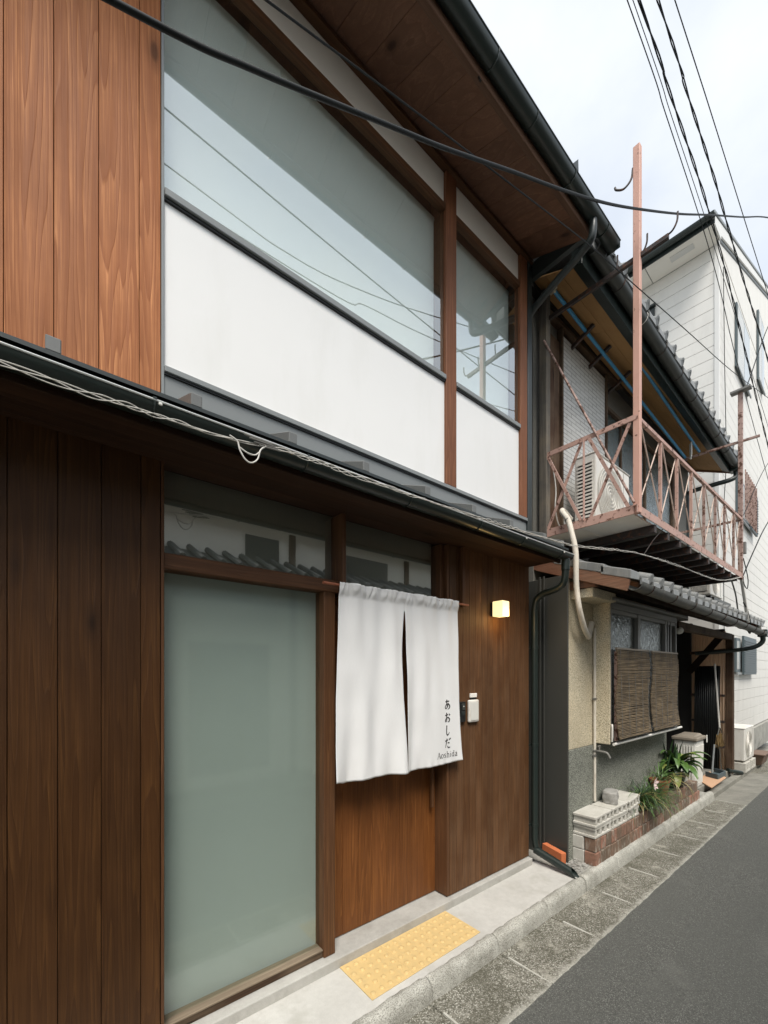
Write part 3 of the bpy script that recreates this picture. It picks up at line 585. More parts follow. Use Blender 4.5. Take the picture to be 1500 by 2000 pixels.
LAT = dict(A=[dict(p=[(.08, 0), (.5, 1.5)], w=[.5, .5]), dict(p=[(.5, 1.5), (.95, 0)], w=[1.1, 1.1]), dict(p=[(.25, .5), (.78, .5)], w=[.5, .5]), sf(.08, .02, .16), sf(.95, .02, .2)],
 o=[dict(p=circ(.5, .5, .40, .48, 0, 360, 16), w=[1.1, .6, 1.1, .6, 1.1])], s=[dict(p=[(.80, .85), (.5, .98), (.24, .76), (.5, .52), (.78, .26), (.48, .02), (.16, .18)], w=[.6, .7, 1, 1.1, 1, .7, .6])],
 h=[dict(p=[(.2, 1.55), (.2, 0)], w=[1, 1]), dict(p=[(.2, .7), (.5, .98), (.78, .75), (.78, 0)], w=[.5, .8, 1, 1]), sf(.2, .02), sf(.78, .02), sf(.12, 1.53, .1)],
 i=[dict(p=[(.5, .98), (.5, 0)], w=[1, 1]), dict(p=[(.42, 1.38), (.58, 1.38)], w=[1.3, 1.3]), sf(.5, .02), sf(.42, .96, .1)],
 d=[dict(p=circ(.44, .5, .34, .48, 0, 360, 14), w=[.8, .6, 1.1, .6, .8]), dict(p=[(.80, 1.55), (.80, 0)], w=[1, 1]), sf(.88, .02, .12), sf(.72, 1.53, .1)],
 a=[dict(p=[(.2, .80), (.5, .98), (.74, .78), (.74, .1), (.92, .04)], w=[.8, .7, 1, 1, .5]), dict(p=[(.74, .58), (.3, .45), (.18, .2), (.4, .02), (.74, .25)], w=[.5, .7, 1, .8, .5])])
xo = 2.128
for chx in 'Aoshida':
    wd = .017 if chx == 'i' else (.034 if chx == 'A' else .0265)
    strokes(ink, LAT[chx], xo, 1.110, wd, .028, .0049); xo += wd + .0038
ink.build('lettering', M['ink'], NR, recalc=False)
# lamp
LP = thing('wall_lamp', (2.90, 2.07, 2.15), 'glowing cream cube lamp on the dark plank wall right of the curtain', 'wall lamp')
MB().box(2.80, 2.893, 1.948, 2.046, 2.170, 2.292).build('lamp_shade', M['lamp_glass'], LP, .006, seg=2)
MB().box(2.806, 2.888, 2.0465, 2.0695, 2.176, 2.286).build('back_plate', M['black'], LP, .003)
pl = bpy.data.lights.new('lamp_bulb', 'POINT'); pl.energy = 1.1; pl.color = (1, .62, .22); pl.shadow_soft_size = .05
po = bpy.data.objects.new('lamp_bulb', pl); COL.objects.link(po); po.parent = LP; po.location = (-.05, -.14, .02)
# intercom and key box
IC = thing('intercom', (2.43, 2.07, 1.34), 'black intercom panel on planks beside the curtain edge', 'intercom')
box('housing', M['black'], IC, (2.392, 2.474, 2.048, 2.069, 1.344, 1.497), .003)
box('camera_window', M['win_opp'], IC, (2.43, 2.462, 2.0445, 2.0475, 1.435, 1.485), .001); box('call_button', M['dark_metal'], IC, (2.42, 2.462, 2.045, 2.0475, 1.395, 1.425), .001)
MB().tube([(2.446, 2.0435, 1.462), (2.446, 2.0455, 1.462)], .005, 10).build('lens', M['white_plastic'], IC)
KB = thing('key_box', (2.57, 2.07, 1.33), 'cream rounded card reader box on planks right of the black intercom', 'card reader')
box('cover', M['ac_white'], KB, (2.511, 2.633, 2.044, 2.069, 1.333, 1.507), .012, seg=3); box('face', M['white_plastic'], KB, (2.527, 2.614, 2.041, 2.0435, 1.35, 1.49), .001)
NP = thing('name_plate', (2.58, 2.07, 1.51), 'small pale plate above the cream card reader', 'name plate')
box('plate', M['cream'], NP, (2.540, 2.621, 2.058, 2.069, 1.524, 1.556), .002); box('clip', M['black'], NP, (2.545, 2.616, 2.06, 2.0685, 1.508, 1.523), .001)
# tactile paving
TP = thing('tactile_paving', (1.77, 1.876, 0), 'yellow tactile paving mat with raised dots in front of the door', 'tactile paving')
for i in range(3): box('mat', M['tactile'], TP, (1.322 + i * .3, 1.322 + (i + 1) * .3 - (.0 if i == 2 else .0006), 1.718, 2.028, .0005, .0075), .0015)
dome = None
for i in range(15):
    for j in range(5):
        x_, y_ = 1.352 + i * .06, 1.749 + j * .06
        if dome is None:
            mb = MB(); n = 12; prof = [(.0155, .0070), (.0140, .0115), (.0100, .0142), (0.0001, .0148)]
            mb.add([(x_ + r_ * math.cos(2 * math.pi * k / n), y_ + r_ * math.sin(2 * math.pi * k / n), z_) for r_, z_ in prof for k in range(n)], [(q * n + k, q * n + (k + 1) % n, (q + 1) * n + (k + 1) % n, (q + 1) * n + k) for q in range(3) for k in range(n)])
            dome = mb.build('dome', M['tactile'], TP, smooth=True); xd, yd = x_, y_
        else: inst(dome, TP, (x_ - xd, y_ - yd, 0))
# orange brick leaning on the dark panel
OB = MB().beam((3.55, 1.835, .065), (3.61, 2.055, .075), .055, .105).build('brick', M['orange_brick'], None, .004, seg=2)
prop(OB, 'clean orange brick standing on edge against the dark metal panel behind the drainpipe', 'brick')

# ------------------------------------------------------------------ old neighbouring house
N = thing('old_house', (6.3, 2.2, 0), 'weathered old house with rusty balcony, tiled eaves and cream plaster wall', 'house')
box('side_panel', M['panel_metal'], N, (3.632, 3.654, 1.842, 6, .004, 2.60), .003)
for y in (2.06, 2.10): box('side_rib', M['panel_metal'], N, (3.624, 3.6315, y, y + .02, .004, 2.62), .003)
box('plaster_wall', M['plaster'], N, (3.655, 6.25, 1.86, 6, 1.012, 2.58)); box('dado', M['dado'], N, (3.655, 6.25, 1.852, 6, .0, 1.006), .003)
box('corner_ledge', M['plaster'], N, (3.72, 4.20, 1.66, 1.859, 2.385, 2.468), .004)
# bay window
box('bay_side', M['plaster'], N, (4.165, 4.19, 1.70, 1.859, 1.028, 2.399), .004)
box('bay_floor', M['old_alu'], N, (4.191, 6.12, 1.71, 1.8515, 1.03, 1.05)); box('bay_back', M['pit'], N, (4.191, 6.12, 1.80, 1.858, 1.051, 2.395))
BW = MB().box(4.191, 6.12, 1.70, 1.79, 2.335, 2.395).build('bay_window', M['old_alu'], N, .003)
for x0, x1 in ((4.191, 4.215), (4.875, 4.945), (5.72, 5.76), (5.80, 5.83), (5.90, 5.93), (6.09, 6.12)): box('frame', M['old_alu'], BW, (x0, x1, 1.705, 1.78, 1.052, 2.334), .002)
box('frame', M['old_alu'], BW, (4.2155, 6.0895, 1.71, 1.76, 2.295, 2.333), .003); box('frame', M['old_alu'], BW, (4.191, 6.12, 1.692, 1.79, 1.0505, 1.0515), 0)
for x0, x1 in ((4.2155, 4.8745), (4.9455, 5.7195)): box('glass_pane', M['glass_old'], BW, (x0, x1, 1.74, 1.745, 1.055, 2.294))
box('bay_awning', M['old_alu'], N, (4.12, 6.35, 1.64, 1.80, 2.40, 2.425), .003)
MB().tube([(4.17, 1.665, 1.035), (6.15, 1.665, 1.035)], .014, 10).build('sill_pipe', M['white_plastic'], N, smooth=True)
MB().tube(cr([(4.176, 1.685, 1.06), (4.172, 1.68, 1.12), (4.178, 1.683, 1.20), (4.19, 1.69, 1.22)], 5), .009, 8).build('sealing_cord', M['wire_white'], N, smooth=True)
box('pole', M['rail_old'], N, (4.235, 4.262, 1.66, 1.69, 1.06, 1.92), .002)
# recess, posts, beams
box('recess_wall', M['pit'], N, (6.25, 9.1, 2.75, 6, .0, 2.8)); box('recess_wall', M['dark_wood'], N, (6.225, 6.249, 1.87, 2.749, .01, 2.45))  # recess walls coloured near black to stand for the unlit entrance
box('recess_door', M['dark_wood'], N, (6.6, 7.7, 2.70, 2.748, .05, 2.1), .004)
box('post', M['old_z'], N, (9.0, 9.11, 1.70, 1.80, -.0, 2.36), .006, label='weathered wooden post at the far corner of the entrance')
box('beam', M['old_x'], N, (3.76, 9.12, 1.70, 1.80, 2.502, 2.60), .004); box('beam', M['old_x'], N, (6.22, 8.999, 1.705, 1.795, 2.27, 2.37), .004)
MB().beam((8.93, 2.30, 1.72), (8.93, 1.80, 2.40), .06, .10).build('brace', M['dark_wood'], N, .004)
SC = MB().beam((8.99, 2.30, 2.06), (8.99, 1.80, 2.10), .03, .05).build('side_screen', M['old_z'], N, label='translucent corrugated screen closing the far side of the entrance')
for z in (2.42, 1.30, .85, .42): box('screen_rail', M['dark_iron'], SC, (8.955, 8.985, 1.80, 2.28, z, z + .04))
box('side_wall', M['pit'], N, (8.99, 9.1, 2.285, 2.749, 0, 2.6))
cor = MB().grid(lambda u, v: (9.018 + .020 * math.sin(u * 2 * math.pi * 13), 1.80 + .48 * u, .05 + 2.38 * v), 208, 1).build('corrugated_sheet', M['poly'], SC, smooth=True, solid=.002, recalc=False)
bb = MB().grid(lambda u, v: (8.88 + .07 * v + .008 * math.sin(u * 2 * math.pi * 12), 1.86 + .36 * u, .05 + 1.78 * v), 96, 1).build('corrugated_board', M['black'], None, smooth=True, solid=.003, recalc=False)
prop(bb, 'black corrugated board leaning against the translucent screen in the entrance', 'board')
# pent tile roof
ZE = lambda y: 2.49 + .41 * (y - 1.36)
MB().prism([(1.37, 2.385), (2.40, 2.79), (2.40, 2.905), (1.345, 2.478)], lambda y, z: (3.672, y, z), lambda y, z: (3.70, y, z)).build('barge_board', M['old_y'], N, .003)
box('beam_end', M['old_y'], N, (3.70, 3.76, 1.63, 1.86, 2.47, 2.545), .004)
PT = MB().hexa([(3.716, 1.37, ZE(1.37) - .005), (9.12, 1.37, ZE(1.37) - .005), (3.716, 2.3, ZE(2.3) - .005), (9.12, 2.3, ZE(2.3) - .005), (3.716, 1.37, ZE(1.37) + .018), (9.12, 1.37, ZE(1.37) + .018), (3.716, 2.3, ZE(2.3) + .018), (9.12, 2.3, ZE(2.3) + .018)]).build('pent_roof', M['old_x'], N)
xx = 4.0
while xx < 9.1: MB().beam((xx, 1.40, ZE(1.40) - .03), (xx, 2.2, ZE(2.2) - .03), .045, .05).build('rafter', M['old_y'], PT, .002); xx += .455
def tile_mesh(parent, x0, yb, zb_, sl, ln=.25, w=.265, eave=False):
    """wave shaped pan tile, lower edge at (x0, yb, zb_)"""
    m = MB(); prof = []
    for k in range(13):
        q = k / 12; zz_ = -.022 * math.sin(math.pi * min(1, q / .66)) if q < .66 else .042 * math.sin(math.pi * (q - .66) / .34)
        prof.append((q * w, zz_ + .025))
    bot = [(a, b - .016) for a, b in prof][::-1]; poly = prof + bot
    c_ = 1 / math.sqrt(1 + sl * sl); s_ = sl * c_
    m.prism(poly, lambda a, b: (x0 + a, yb - s_ * b, zb_ + c_ * b + .012), lambda a, b: (x0 + a, yb + ln * c_ - s_ * b, zb_ + ln * s_ + c_ * b))
    if eave:
        xr = x0 + w * .83; m.tube([(xr, yb - .012, zb_ + .040), (xr, yb + .10 * c_, zb_ + .040 + .1 * s_)], .044, 14)
        m.box(x0 + .01, x0 + w * .66, yb - .012, yb + .004, zb_ - .03, zb_ + .022)
    return m.build('roof_tile', M['tile'], parent, smooth=True)
te = tile_mesh(PT, 3.86, 1.335, ZE(1.335) + .012, .41, eave=True); tn = tile_mesh(PT, 3.86, 1.335 + .21, ZE(1.545) + .022, .41)
for i in range(20):
    for j in range(4):
        if i == 0 and j < 2: continue
        inst(te if j == 0 else tn, PT, (i * .265, 0 if j == 0 else (j - 1) * .21, 0 if j == 0 else (j - 1) * .21 * .41))
rk = None
for j in range(4):
    y0 = 1.335 + j * .21
    m = MB(); m.hexa([(3.668, y0, ZE(y0) - .002), (3.855, y0, ZE(y0) + .01), (3.668, y0 + .24, ZE(y0 + .24) - .018), (3.855, y0 + .24, ZE(y0 + .24) - .008), (3.668, y0, ZE(y0) + .075), (3.855, y0, ZE(y0) + .075), (3.668, y0 + .24, ZE(y0 + .24) + .055), (3.855, y0 + .24, ZE(y0 + .24) + .055)])
    m.build('rake_tile', M['tile'], PT, .006)
G3 = gutter((3.74, 1.335, 2.455), (9.12, 1.335, 2.375), .062).build('gutter', M['old_gutter'], N, smooth=True, label='old lower gutter with tie wires')
for i in range(9):
    xc = 4.0 + i * .6; zc = 2.455 - .08 * (xc - 3.74) / 5.38
    MB().tube([(xc, 1.335 + .065 * math.cos(a), zc + .065 * math.sin(a)) for a in [math.pi + (math.pi) * k / 10 for k in range(11)]], .004, 6).build('gutter_bracket', M['dark_iron'], G3)
DPo = MB().tube(cr([(9.06, 1.335, 2.33), (9.08, 1.34, 2.22), (9.05, 1.45, 2.13), (8.95, 1.75, 2.08), (8.9, 2.2, 2.05)], 6), .035, 12).build('downpipe', M['gutter_metal'], N, smooth=True)
box('rain_head', M['gutter_metal'], DPo, (9.06, 9.22, 1.28, 1.40, 2.30, 2.42), .008)
MB().tube([(8.95, 1.76, .06), (9.2, 1.62, .0)], .035, 12).build('drain_outlet', M['gutter_metal'], N, smooth=True)
MB().tube(cr([(8.3, 1.72, 2.60), (8.5, 1.60, 2.56), (9.1, 1.46, 2.54), (9.25, 1.43, 2.53), (9.28, 1.42, 2.49), (9.28, 1.41, 2.36)], 5), .036, 12).build('roof_drain', M['old_gutter'], N, smooth=True)
# upper storey
box('upper_wall', M['band'], N, (3.66, 8.5, 2.2, 6, 2.6, 5.62)); box('post', M['grey_post'], N, (3.70, 3.775, 2.085, 2.16, 2.98, 5.40), .004)
for x0, x1 in ((3.78, 3.89), (3.89, 4.0), (4.0, 4.11)): box('plank', M['old_z'], N, (x0 + .001, x1 - .001, 2.17, 2.199, 2.9, 5.13), .002)
box('insect_screen', M['screen'], N, (4.14, 5.155, 2.16, 2.18, 3.10, 5.22), .002)
for a in ((4.112, 4.139, 2.14, 2.199, 3.1, 5.27), (5.156, 5.19, 2.14, 2.199, 3.1, 5.27), (3.66, 5.6, 2.13, 2.199, 5.271, 5.31), (5.1905, 7.6, 2.14, 2.199, 4.86, 4.90), (5.60, 5.63, 2.15, 2.199, 3.1, 4.859), (6.40, 6.45, 2.15, 2.199, 3.1, 4.859), (7.5, 7.6, 2.14, 2.199, 3.1, 4.859)): box('frame', M['old_x'], N, a, .002)
for x0, x1 in ((5.1905, 5.5995), (5.6305, 6.3995), (6.4505, 7.4995)):
    box('glass_pane', M['glass_old'], N, (x0, x1, 2.17, 2.174, 3.12, 4.858)); box('curtain', M['blind_low'], N, (x0, x1, 2.185, 2.199, 3.12, 4.858))
DZ = -.045
def sheared(a, b, prof):
    return MB().prism(prof, lambda y, z: (a, y, z + DZ * (a - 3.6)), lambda y, z: (b, y, z + DZ * (b - 3.6)))
UR = sheared(3.5, 8.75, [(1.60, 5.33), (1.60, 5.40), (6.0, 7.6), (6.0, 7.53)]).build('roof', M['tile'], N)
xs = [3.55, 4.5, 5.45, 6.4, 7.35, 8.3, 8.62]
for a, b in zip(xs[:-1], xs[1:]):
    for y0, y1 in ((1.76, 1.885), (1.887, 2.015), (2.017, 2.14)):
        f = lambda y: 5.235 + .44 * (y - 1.73)
        sheared(a + .0015, b - .0015, [(y0, f(y0)), (y1, f(y1)), (y1, f(y1) + .01), (y0, f(y0) + .01)]).build('soffit_board', M['ply'], UR, .001)
sheared(3.52, 8.66, [(1.66, 5.185), (1.755, 5.235), (1.755, 5.40), (1.66, 5.36)]).build('fascia', M['gutter_metal'], UR, .003)
sheared(3.55, 8.6, [(2.14, 5.36), (2.2, 5.36), (2.2, 5.46), (2.14, 5.46)]).build('wall_beam', M['pit'], UR)
MB().prism([(1.67, 4.96), (2.2, 5.19), (2.2, 5.28), (1.67, 5.12)], lambda y, z: (8.60, y, z), lambda y, z: (8.64, y, z)).build('barge_board', M['old_y'], UR, .003)
for xc in (4.35, 4.75, 5.3): MB().beam((xc, 2.19, 5.20 + DZ * (xc - 3.6)), (xc, 1.93, 5.32 + DZ * (xc - 3.6)), .03, .035).build('iron_bracket', M['dark_iron'], UR)
G4 = gutter((3.60, 1.60, 5.34), (8.72, 1.60, 5.06), .060).build('gutter', M['old_gutter_dark'], N, smooth=True, label='dark upper gutter below the row of round tile ends')
MB().tube([(3.60, 1.54, 5.34), (8.72, 1.54, 5.06)], .004, 6).build('gutter_rim', M['dark_metal'], G4)
for i in range(9):
    xc = 4.1 + i * .55; zc = 5.34 - .28 * (xc - 3.6) / 5.12
    MB().tube([(xc, 1.60 + .063 * math.cos(a), zc + .063 * math.sin(a)) for a in [math.pi * .85 + math.pi * 1.15 * k / 12 for k in range(13)]], .0035, 6).build('tie_wire', M['wire_white'] if i == 1 else M['dark_iron'], G4)
te2 = tile_mesh(UR, 3.60, 1.545, 5.375, .5, eave=True)
for i in range(1, 19): inst(te2, UR, (i * .27, 0, DZ * 1.2 * i * .27))
MB().tube(cr([(8.66, 1.6, 5.0), (8.66, 1.6, 4.9), (8.6, 1.66, 4.84), (8.5, 1.9, 4.80), (8.45, 2.18, 4.76), (8.45, 2.2, 4.6)], 5) + [(8.45, 2.21, 2.9)], .036, 12).build('downpipe', M['gutter_metal'], N, smooth=True)
box('rain_head', M['gutter_metal'], N, (8.58, 8.74, 1.53, 1.67, 4.97, 5.05), .008)
MB().tube(cr([(3.98, 1.99, 3.22), (3.80, 1.97, 3.25), (3.70, 1.925, 3.20), (3.665, 1.855, 3.10), (3.645, 1.81, 2.96), (3.645, 1.775, 2.78), (3.645, 1.77, 2.5), (3.66, 1.75, 2.28), (3.80, 1.77, 2.12), (3.97, 1.81, 2.05)], 6), .024, 12).build('coolant_duct', M['duct'], N, smooth=True, label='cream taped duct hanging from the balcony air conditioner')
MB().tube(cr([(3.97, 1.81, 2.05), (4.06, 1.84, 2.12), (4.12, 1.85, 2.20)], 5), [.024] * 5 + [.03] * 5 + [.03], 10).build('duct_elbow', M['duct'], N, smooth=True)
for p_ in ((3.665, 1.858, 3.10), (3.648, 1.77, 2.46)): MB().tube([Vector(p_) + Vector((0, .004, .008)), Vector(p_) - Vector((0, .004, .008))], .0255, 10).build('duct_tie', M['old_alu'], N)
MB().tube([(4.16, 1.838, 2.15), (4.16, 1.838, .46)], .013, 10).build('water_pipe', M['duct'], N, smooth=True)
for z in (1.45, .9): box('pipe_clip', M['old_alu'], N, (4.135, 4.185, 1.822, 1.851, z, z + .02), .002)
MB().tube(cr([(3.80, 2.08, 3.75), (3.83, 2.06, 3.5), (3.82, 2.06, 3.3), (3.88, 2.05, 3.15), (3.95, 2.0, 3.12)], 6), .006, 8).build('cable', M['wire_white'], N)

# balcony (a part of the old house)
BL = MB().box(3.70, 7.45, 1.30, 1.335, 3.075, 3.082).box(3.70, 7.45, 1.30, 1.305, 3.015, 3.0745).build('balcony', M['rail'], N, label='rusty red steel balcony with crossed rods and a tall pole')
def bm_(nm, mat, p, q, w, h, **kw): return MB().beam(p, q, w, h).build(nm, mat, BL, .001, **kw)
bm_('rail', M['rail'], (3.72, 1.317, 3.80), (7.45, 1.317, 3.83), .028, .032)
bm_('rail', M['rail'], (3.72, 1.33, 3.80), (3.72, 2.12, 3.80), .012, .042); bm_('rail', M['rail'], (3.72, 1.33, 3.05), (3.72, 2.14, 3.05), .012, .075)
bm_('rail', M['rail_old'], (7.45, 1.33, 3.83), (7.45, 2.16, 3.83), .03, .03); bm_('rail', M['rail_old'], (7.45, 1.33, 3.05), (7.45, 2.16, 3.05), .03, .06)
box('pole', M['pole_pink'], BL, (3.725, 3.775, 1.292, 1.342, 3.02, 6.02), .003, label='tall faded pink square pole at the near balcony corner')
box('pole', M['rail_old'], BL, (7.40, 7.45, 1.295, 1.345, 3.0, 5.60), .003, label='shorter rusty pole at the far balcony corner')
MB().tube([(7.46, 1.318, 3.02), (7.95, 1.33, 2.45)], .019, 8).build('conduit', M['wire_white'], BL, smooth=True)
for x_ in (4.287, 4.736, 5.19, 5.653, 6.117, 6.542, 7.018): bm_('post', M['rail'] if x_ < 5.4 else M['rail_old'], (x_, 1.319, 3.08), (x_, 1.319, 3.80), .026, .018, )
px_ = [3.775, 4.287, 4.736, 5.19, 5.653, 6.117, 6.542, 7.018, 7.40]
for a, b in zip(px_[:-1], px_[1:]):
    for q0, q1, yy in ((a + .015, b - .015, 1.311), (b - .015, a + .015, 1.326)): MB().tube([(q0, yy, 3.785), (q1, yy, 3.085)], .0055, 8).build('rod', M['rod_pale'], BL, smooth=True)
for p, q in (((3.713, 2.08, 3.78), (3.713, 1.76, 3.08)), ((3.727, 2.10, 3.05), (3.727, 1.765, 3.78)), ((3.713, 1.735, 3.79), (3.713, 1.735, 3.07)), ((3.713, 1.69, 3.785), (3.713, 1.37, 3.08)), ((3.727, 1.685, 3.08), (3.727, 1.365, 3.775))): bm_('brace', M['rail'], p, q, .008, .027, )
MB().tube([(3.70, 2.11, 4.90), (3.705, 1.325, 3.10)], .010, 8).build('stay_rod', M['rail_old'], BL, smooth=True)
xx = 4.12
while xx < 7.4: box('joist', M['dark_iron'], BL, (xx, xx + .05, 1.31, 2.19, 2.945, 3.014), .002); xx += .335
for i in range(8):
    for j in range(2): box('floor_panel', M['cream'] if i < 1 else M['slab_pale'], BL, (3.73 + i * .464, 3.73 + (i + 1) * .464 - .003, 1.34 + j * .42, 1.34 + (j + 1) * .42 - .003, 3.0155, 3.03), .001)
bm_('arm', M['dark_iron'], (3.76, 2.16, 5.13), (3.76, 1.10, 5.12), .03, .035); bm_('arm', M['rail_old'], (7.43, 2.0, 4.92), (7.43, 1.12, 4.90), .025, .03)
hook = lambda y, z, s=1: cr([(3.76, y + .01, z), (3.76, y - .05 * s, z - .0), (3.76, y - .085 * s, z + .05), (3.76, y - .09 * s, z + .12)], 5)
for pts in (hook(1.13, 5.14), hook(1.32, 5.14, .8), hook(1.50, 5.14, .3)): MB().tube(pts, .007, 8).build('hook', M['dark_iron'], BL, smooth=True)
MB().tube(cr([(3.735, 1.345, 5.86), (3.725, 1.355, 5.77), (3.70, 1.40, 5.715), (3.68, 1.45, 5.735), (3.675, 1.46, 5.76)], 6), .008, 8).build('hook', M['dark_iron'], BL, smooth=True)
box('insulator_arm', M['old_alu'], BL, (7.34, 7.44, 1.20, 1.42, 5.57, 5.60), .003); box('junction_box', M['old_alu'], BL, (7.452, 7.52, 1.27, 1.33, 3.36, 3.52), .004)
for i, (y0, z0, z1) in enumerate(((1.80, 5.36, 4.98), (2.02, 5.33, 4.93))):
    y1 = 1.80 if i == 0 else 1.955
    bp = MB().tube([(3.72, y0, z0), (7.48, y1, z1)], .017, 10); q = bp.build('drying_pole', M['blue'], None, smooth=True)
    prop(q, ('blue clothes drying pole under the gutter edge of the old eave', 'blue clothes drying pole nearer the upstairs wall of the old house')[i], 'drying pole', 'blue drying poles under the eave')
    rg = MB()
    for k in range(7): rg.tube(cr([(3.70 + .03 * rnd.uniform(-1, 1), y0 + .03 * rnd.uniform(-1, 1), z0 + .03 * rnd.uniform(-1, 1)) for _ in range(4)], 4), .011, 6)
    prop(rg.build('rag', M['rag'], None, smooth=True), ('knotted cream rag on the end of the outer blue pole', 'knotted cream rag on the end of the inner blue pole')[i], 'rag')
pg = thing('clothes_peg', (7.1, 1.80, 4.75), 'pale peg bundle dangling from the far end of the blue pole', 'clothes peg')
m = MB()
for k in range(4): m.beam((7.10 + .02 * k, 1.80 + .01 * k, 4.99), (7.07 + .035 * k, 1.79 + .012 * k, 4.80 - .02 * (k % 2)), .018, .022)
m.build('pegs', M['wire_white'], pg, .003)

# air conditioners
def aircon(x0, y0, z0, w, d, h, label, group, louvre=True):
    A = thing('air_conditioner', (x0 + w / 2, y0 + d / 2, z0), label, 'air conditioner', group)
    box('body', M['ac_white'], A, (x0, x0 + w, y0, y0 + d, z0, z0 + h), .012, seg=2)
    box('top_lid', M['ac_white'], A, (x0 - .006, x0 + w + .006, y0 - .006, y0 + d + .006, z0 + h + .001, z0 + h + .016), .005)
    if louvre: box('side_recess', M['black'], A, (x0 - .003, x0 - .0005, y0 + .04, y0 + d - .04, z0 + .05, z0 + h - .06))
    lv = MB(); n = 17
    for i in range(n):
        z = z0 + .06 + (h - .14) * i / (n - 1); lv.box(x0 - .012, x0 - .0035, y0 + .03, y0 + d - .03, z, z + (h - .14) / n * .52)
    if louvre: lv.build('louvre', M['ac_white'], A)
    fg = MB(); cx, cz = x0 + w * .40, z0 + h * .5; yy = y0 - .012
    for k in range(1, 9): fg.tube([(cx + k * h * .05 * math.cos(a), yy, cz + k * h * .05 * math.sin(a)) for a in [2 * math.pi * q / 28 for q in range(29)]], .0035, 5, False)
    for k in range(0): fg.tube([(cx, yy, cz), (cx + h * .41 * math.cos(k * math.pi / 4), yy, cz + h * .41 * math.sin(k * math.pi / 4))], .004, 5)
    fg.build('fan_grille', M['ac_white'], A)
    MB().tube([(cx, y0 - .0005, cz), (cx, y0 - .004, cz)], h * .42, 32).build('fan_opening', M['fan_grey'], A)
    box('front_seam', M['alu'], A, (x0 + w * .80, x0 + w * .803, y0 - .003, y0 + .001, z0 + .02, z0 + h - .02))
    for xf in (x0 + .12, x0 + w - .16): box('foot', M['black'], A, (xf, xf + .05, y0 + .02, y0 + d - .02, z0 - .028, z0 - .0005))
    return A
aircon(4.10, 1.80, 3.14, .80, .21, .70, 'cream outdoor air conditioner standing on the rusty balcony', 'outdoor air conditioners')
aircon(7.62, 1.70, 2.88, .72, .25, .42, 'small air conditioner on the tiled eave under the balcony far end', 'outdoor air conditioners')
aircon(9.42, 1.62, .165, .76, .27, .56, 'pale air conditioner on blocks at the foot of the white house', 'outdoor air conditioners', False)
MB().beam((7.55, 1.66, 2.80), (8.55, 1.66, 2.80), .04, .04).beam((7.55, 1.95, 2.835), (8.5, 1.95, 2.835), .04, .03).build('bracket_rail', M['old_gutter'], N)

# reed blinds
for x0, x1, lb in ((4.20, 5.02, 'brown reed blind over the left half of the bay window'), (5.10, 5.96, 'brown reed blind over the right half of the bay window')):
    Bq = thing('reed_blind', ((x0 + x1) / 2, 1.65, 1.06), lb, 'blind', 'reed blinds on the bay window')
    m = MB(); nrow = 62
    for i in range(nrow):
        z = 1.935 - i * (1.935 - 1.075) / nrow; yy = 1.655 - .012 * math.sin(i * .12) - .02 * (i / nrow) ** 2
        j = lambda: rnd.uniform(-.012, .012) - (.01 if i > 40 else 0) * rnd.random()
        m.tube([(x0 + j(), yy + rnd.uniform(-.002, .002), z + rnd.uniform(-.002, .002)), ((x0 + x1) / 2, yy, z + rnd.uniform(-.003, .003)), (x1 + j(), yy + rnd.uniform(-.002, .002), z + rnd.uniform(-.002, .002))], .0066, 5)
    prop(m.build('reeds', M['reed'], Bq), kind='stuff')
    for q in (.08, .3, .5, .72, .92):
        xq = x0 + (x1 - x0) * q; MB().tube([(xq, 1.646, 1.94), (xq, 1.632, 1.5), (xq, 1.624, 1.08)], .0022, 5).build('cord', M['old_alu'], Bq)
    box('batten', M['lid'], Bq, (x0, x1, 1.645, 1.668, 1.937, 1.957), .003)
# tap
TPP = thing('tap', (4.16, 1.80, .92), 'old brass tap on the pipe below the plaster wall', 'tap')
MB().tube(cr([(4.15, 1.845, .955), (4.15, 1.77, .955), (4.155, 1.72, .945), (4.16, 1.695, .90)], 6), .011, 10).build('spout', M['old_alu'], TPP, smooth=True)
MB().tube([(4.15, 1.79, .955), (4.15, 1.79, 1.00)], .008, 8).beam((4.12, 1.79, 1.005), (4.18, 1.79, 1.005), .012, .012).build('handle', M['old_alu'], TPP, .002)
GL = thing('globe_lamp', (5.95, 1.78, 2.25), 'small white globe lamp beside the top of the bay window', 'lamp')
bm = bmesh.new(); bmesh.ops.create_uvsphere(bm, u_segments=16, v_segments=10, radius=.045, matrix=Matrix.Translation((0.30, -.07, .0)))
me = bpy.data.meshes.new('globe'); bm.to_mesh(me); bm.free(); me.materials.append(M['white_plastic']); [setattr(p, 'use_smooth', True) for p in me.polygons]
o = bpy.data.objects.new('globe', me); COL.objects.link(o); o.parent = GL
MB().tube([(6.25, 1.76, 2.25), (6.25, 1.85, 2.27)], .015, 8).build('lamp_arm', M['black'], GL)

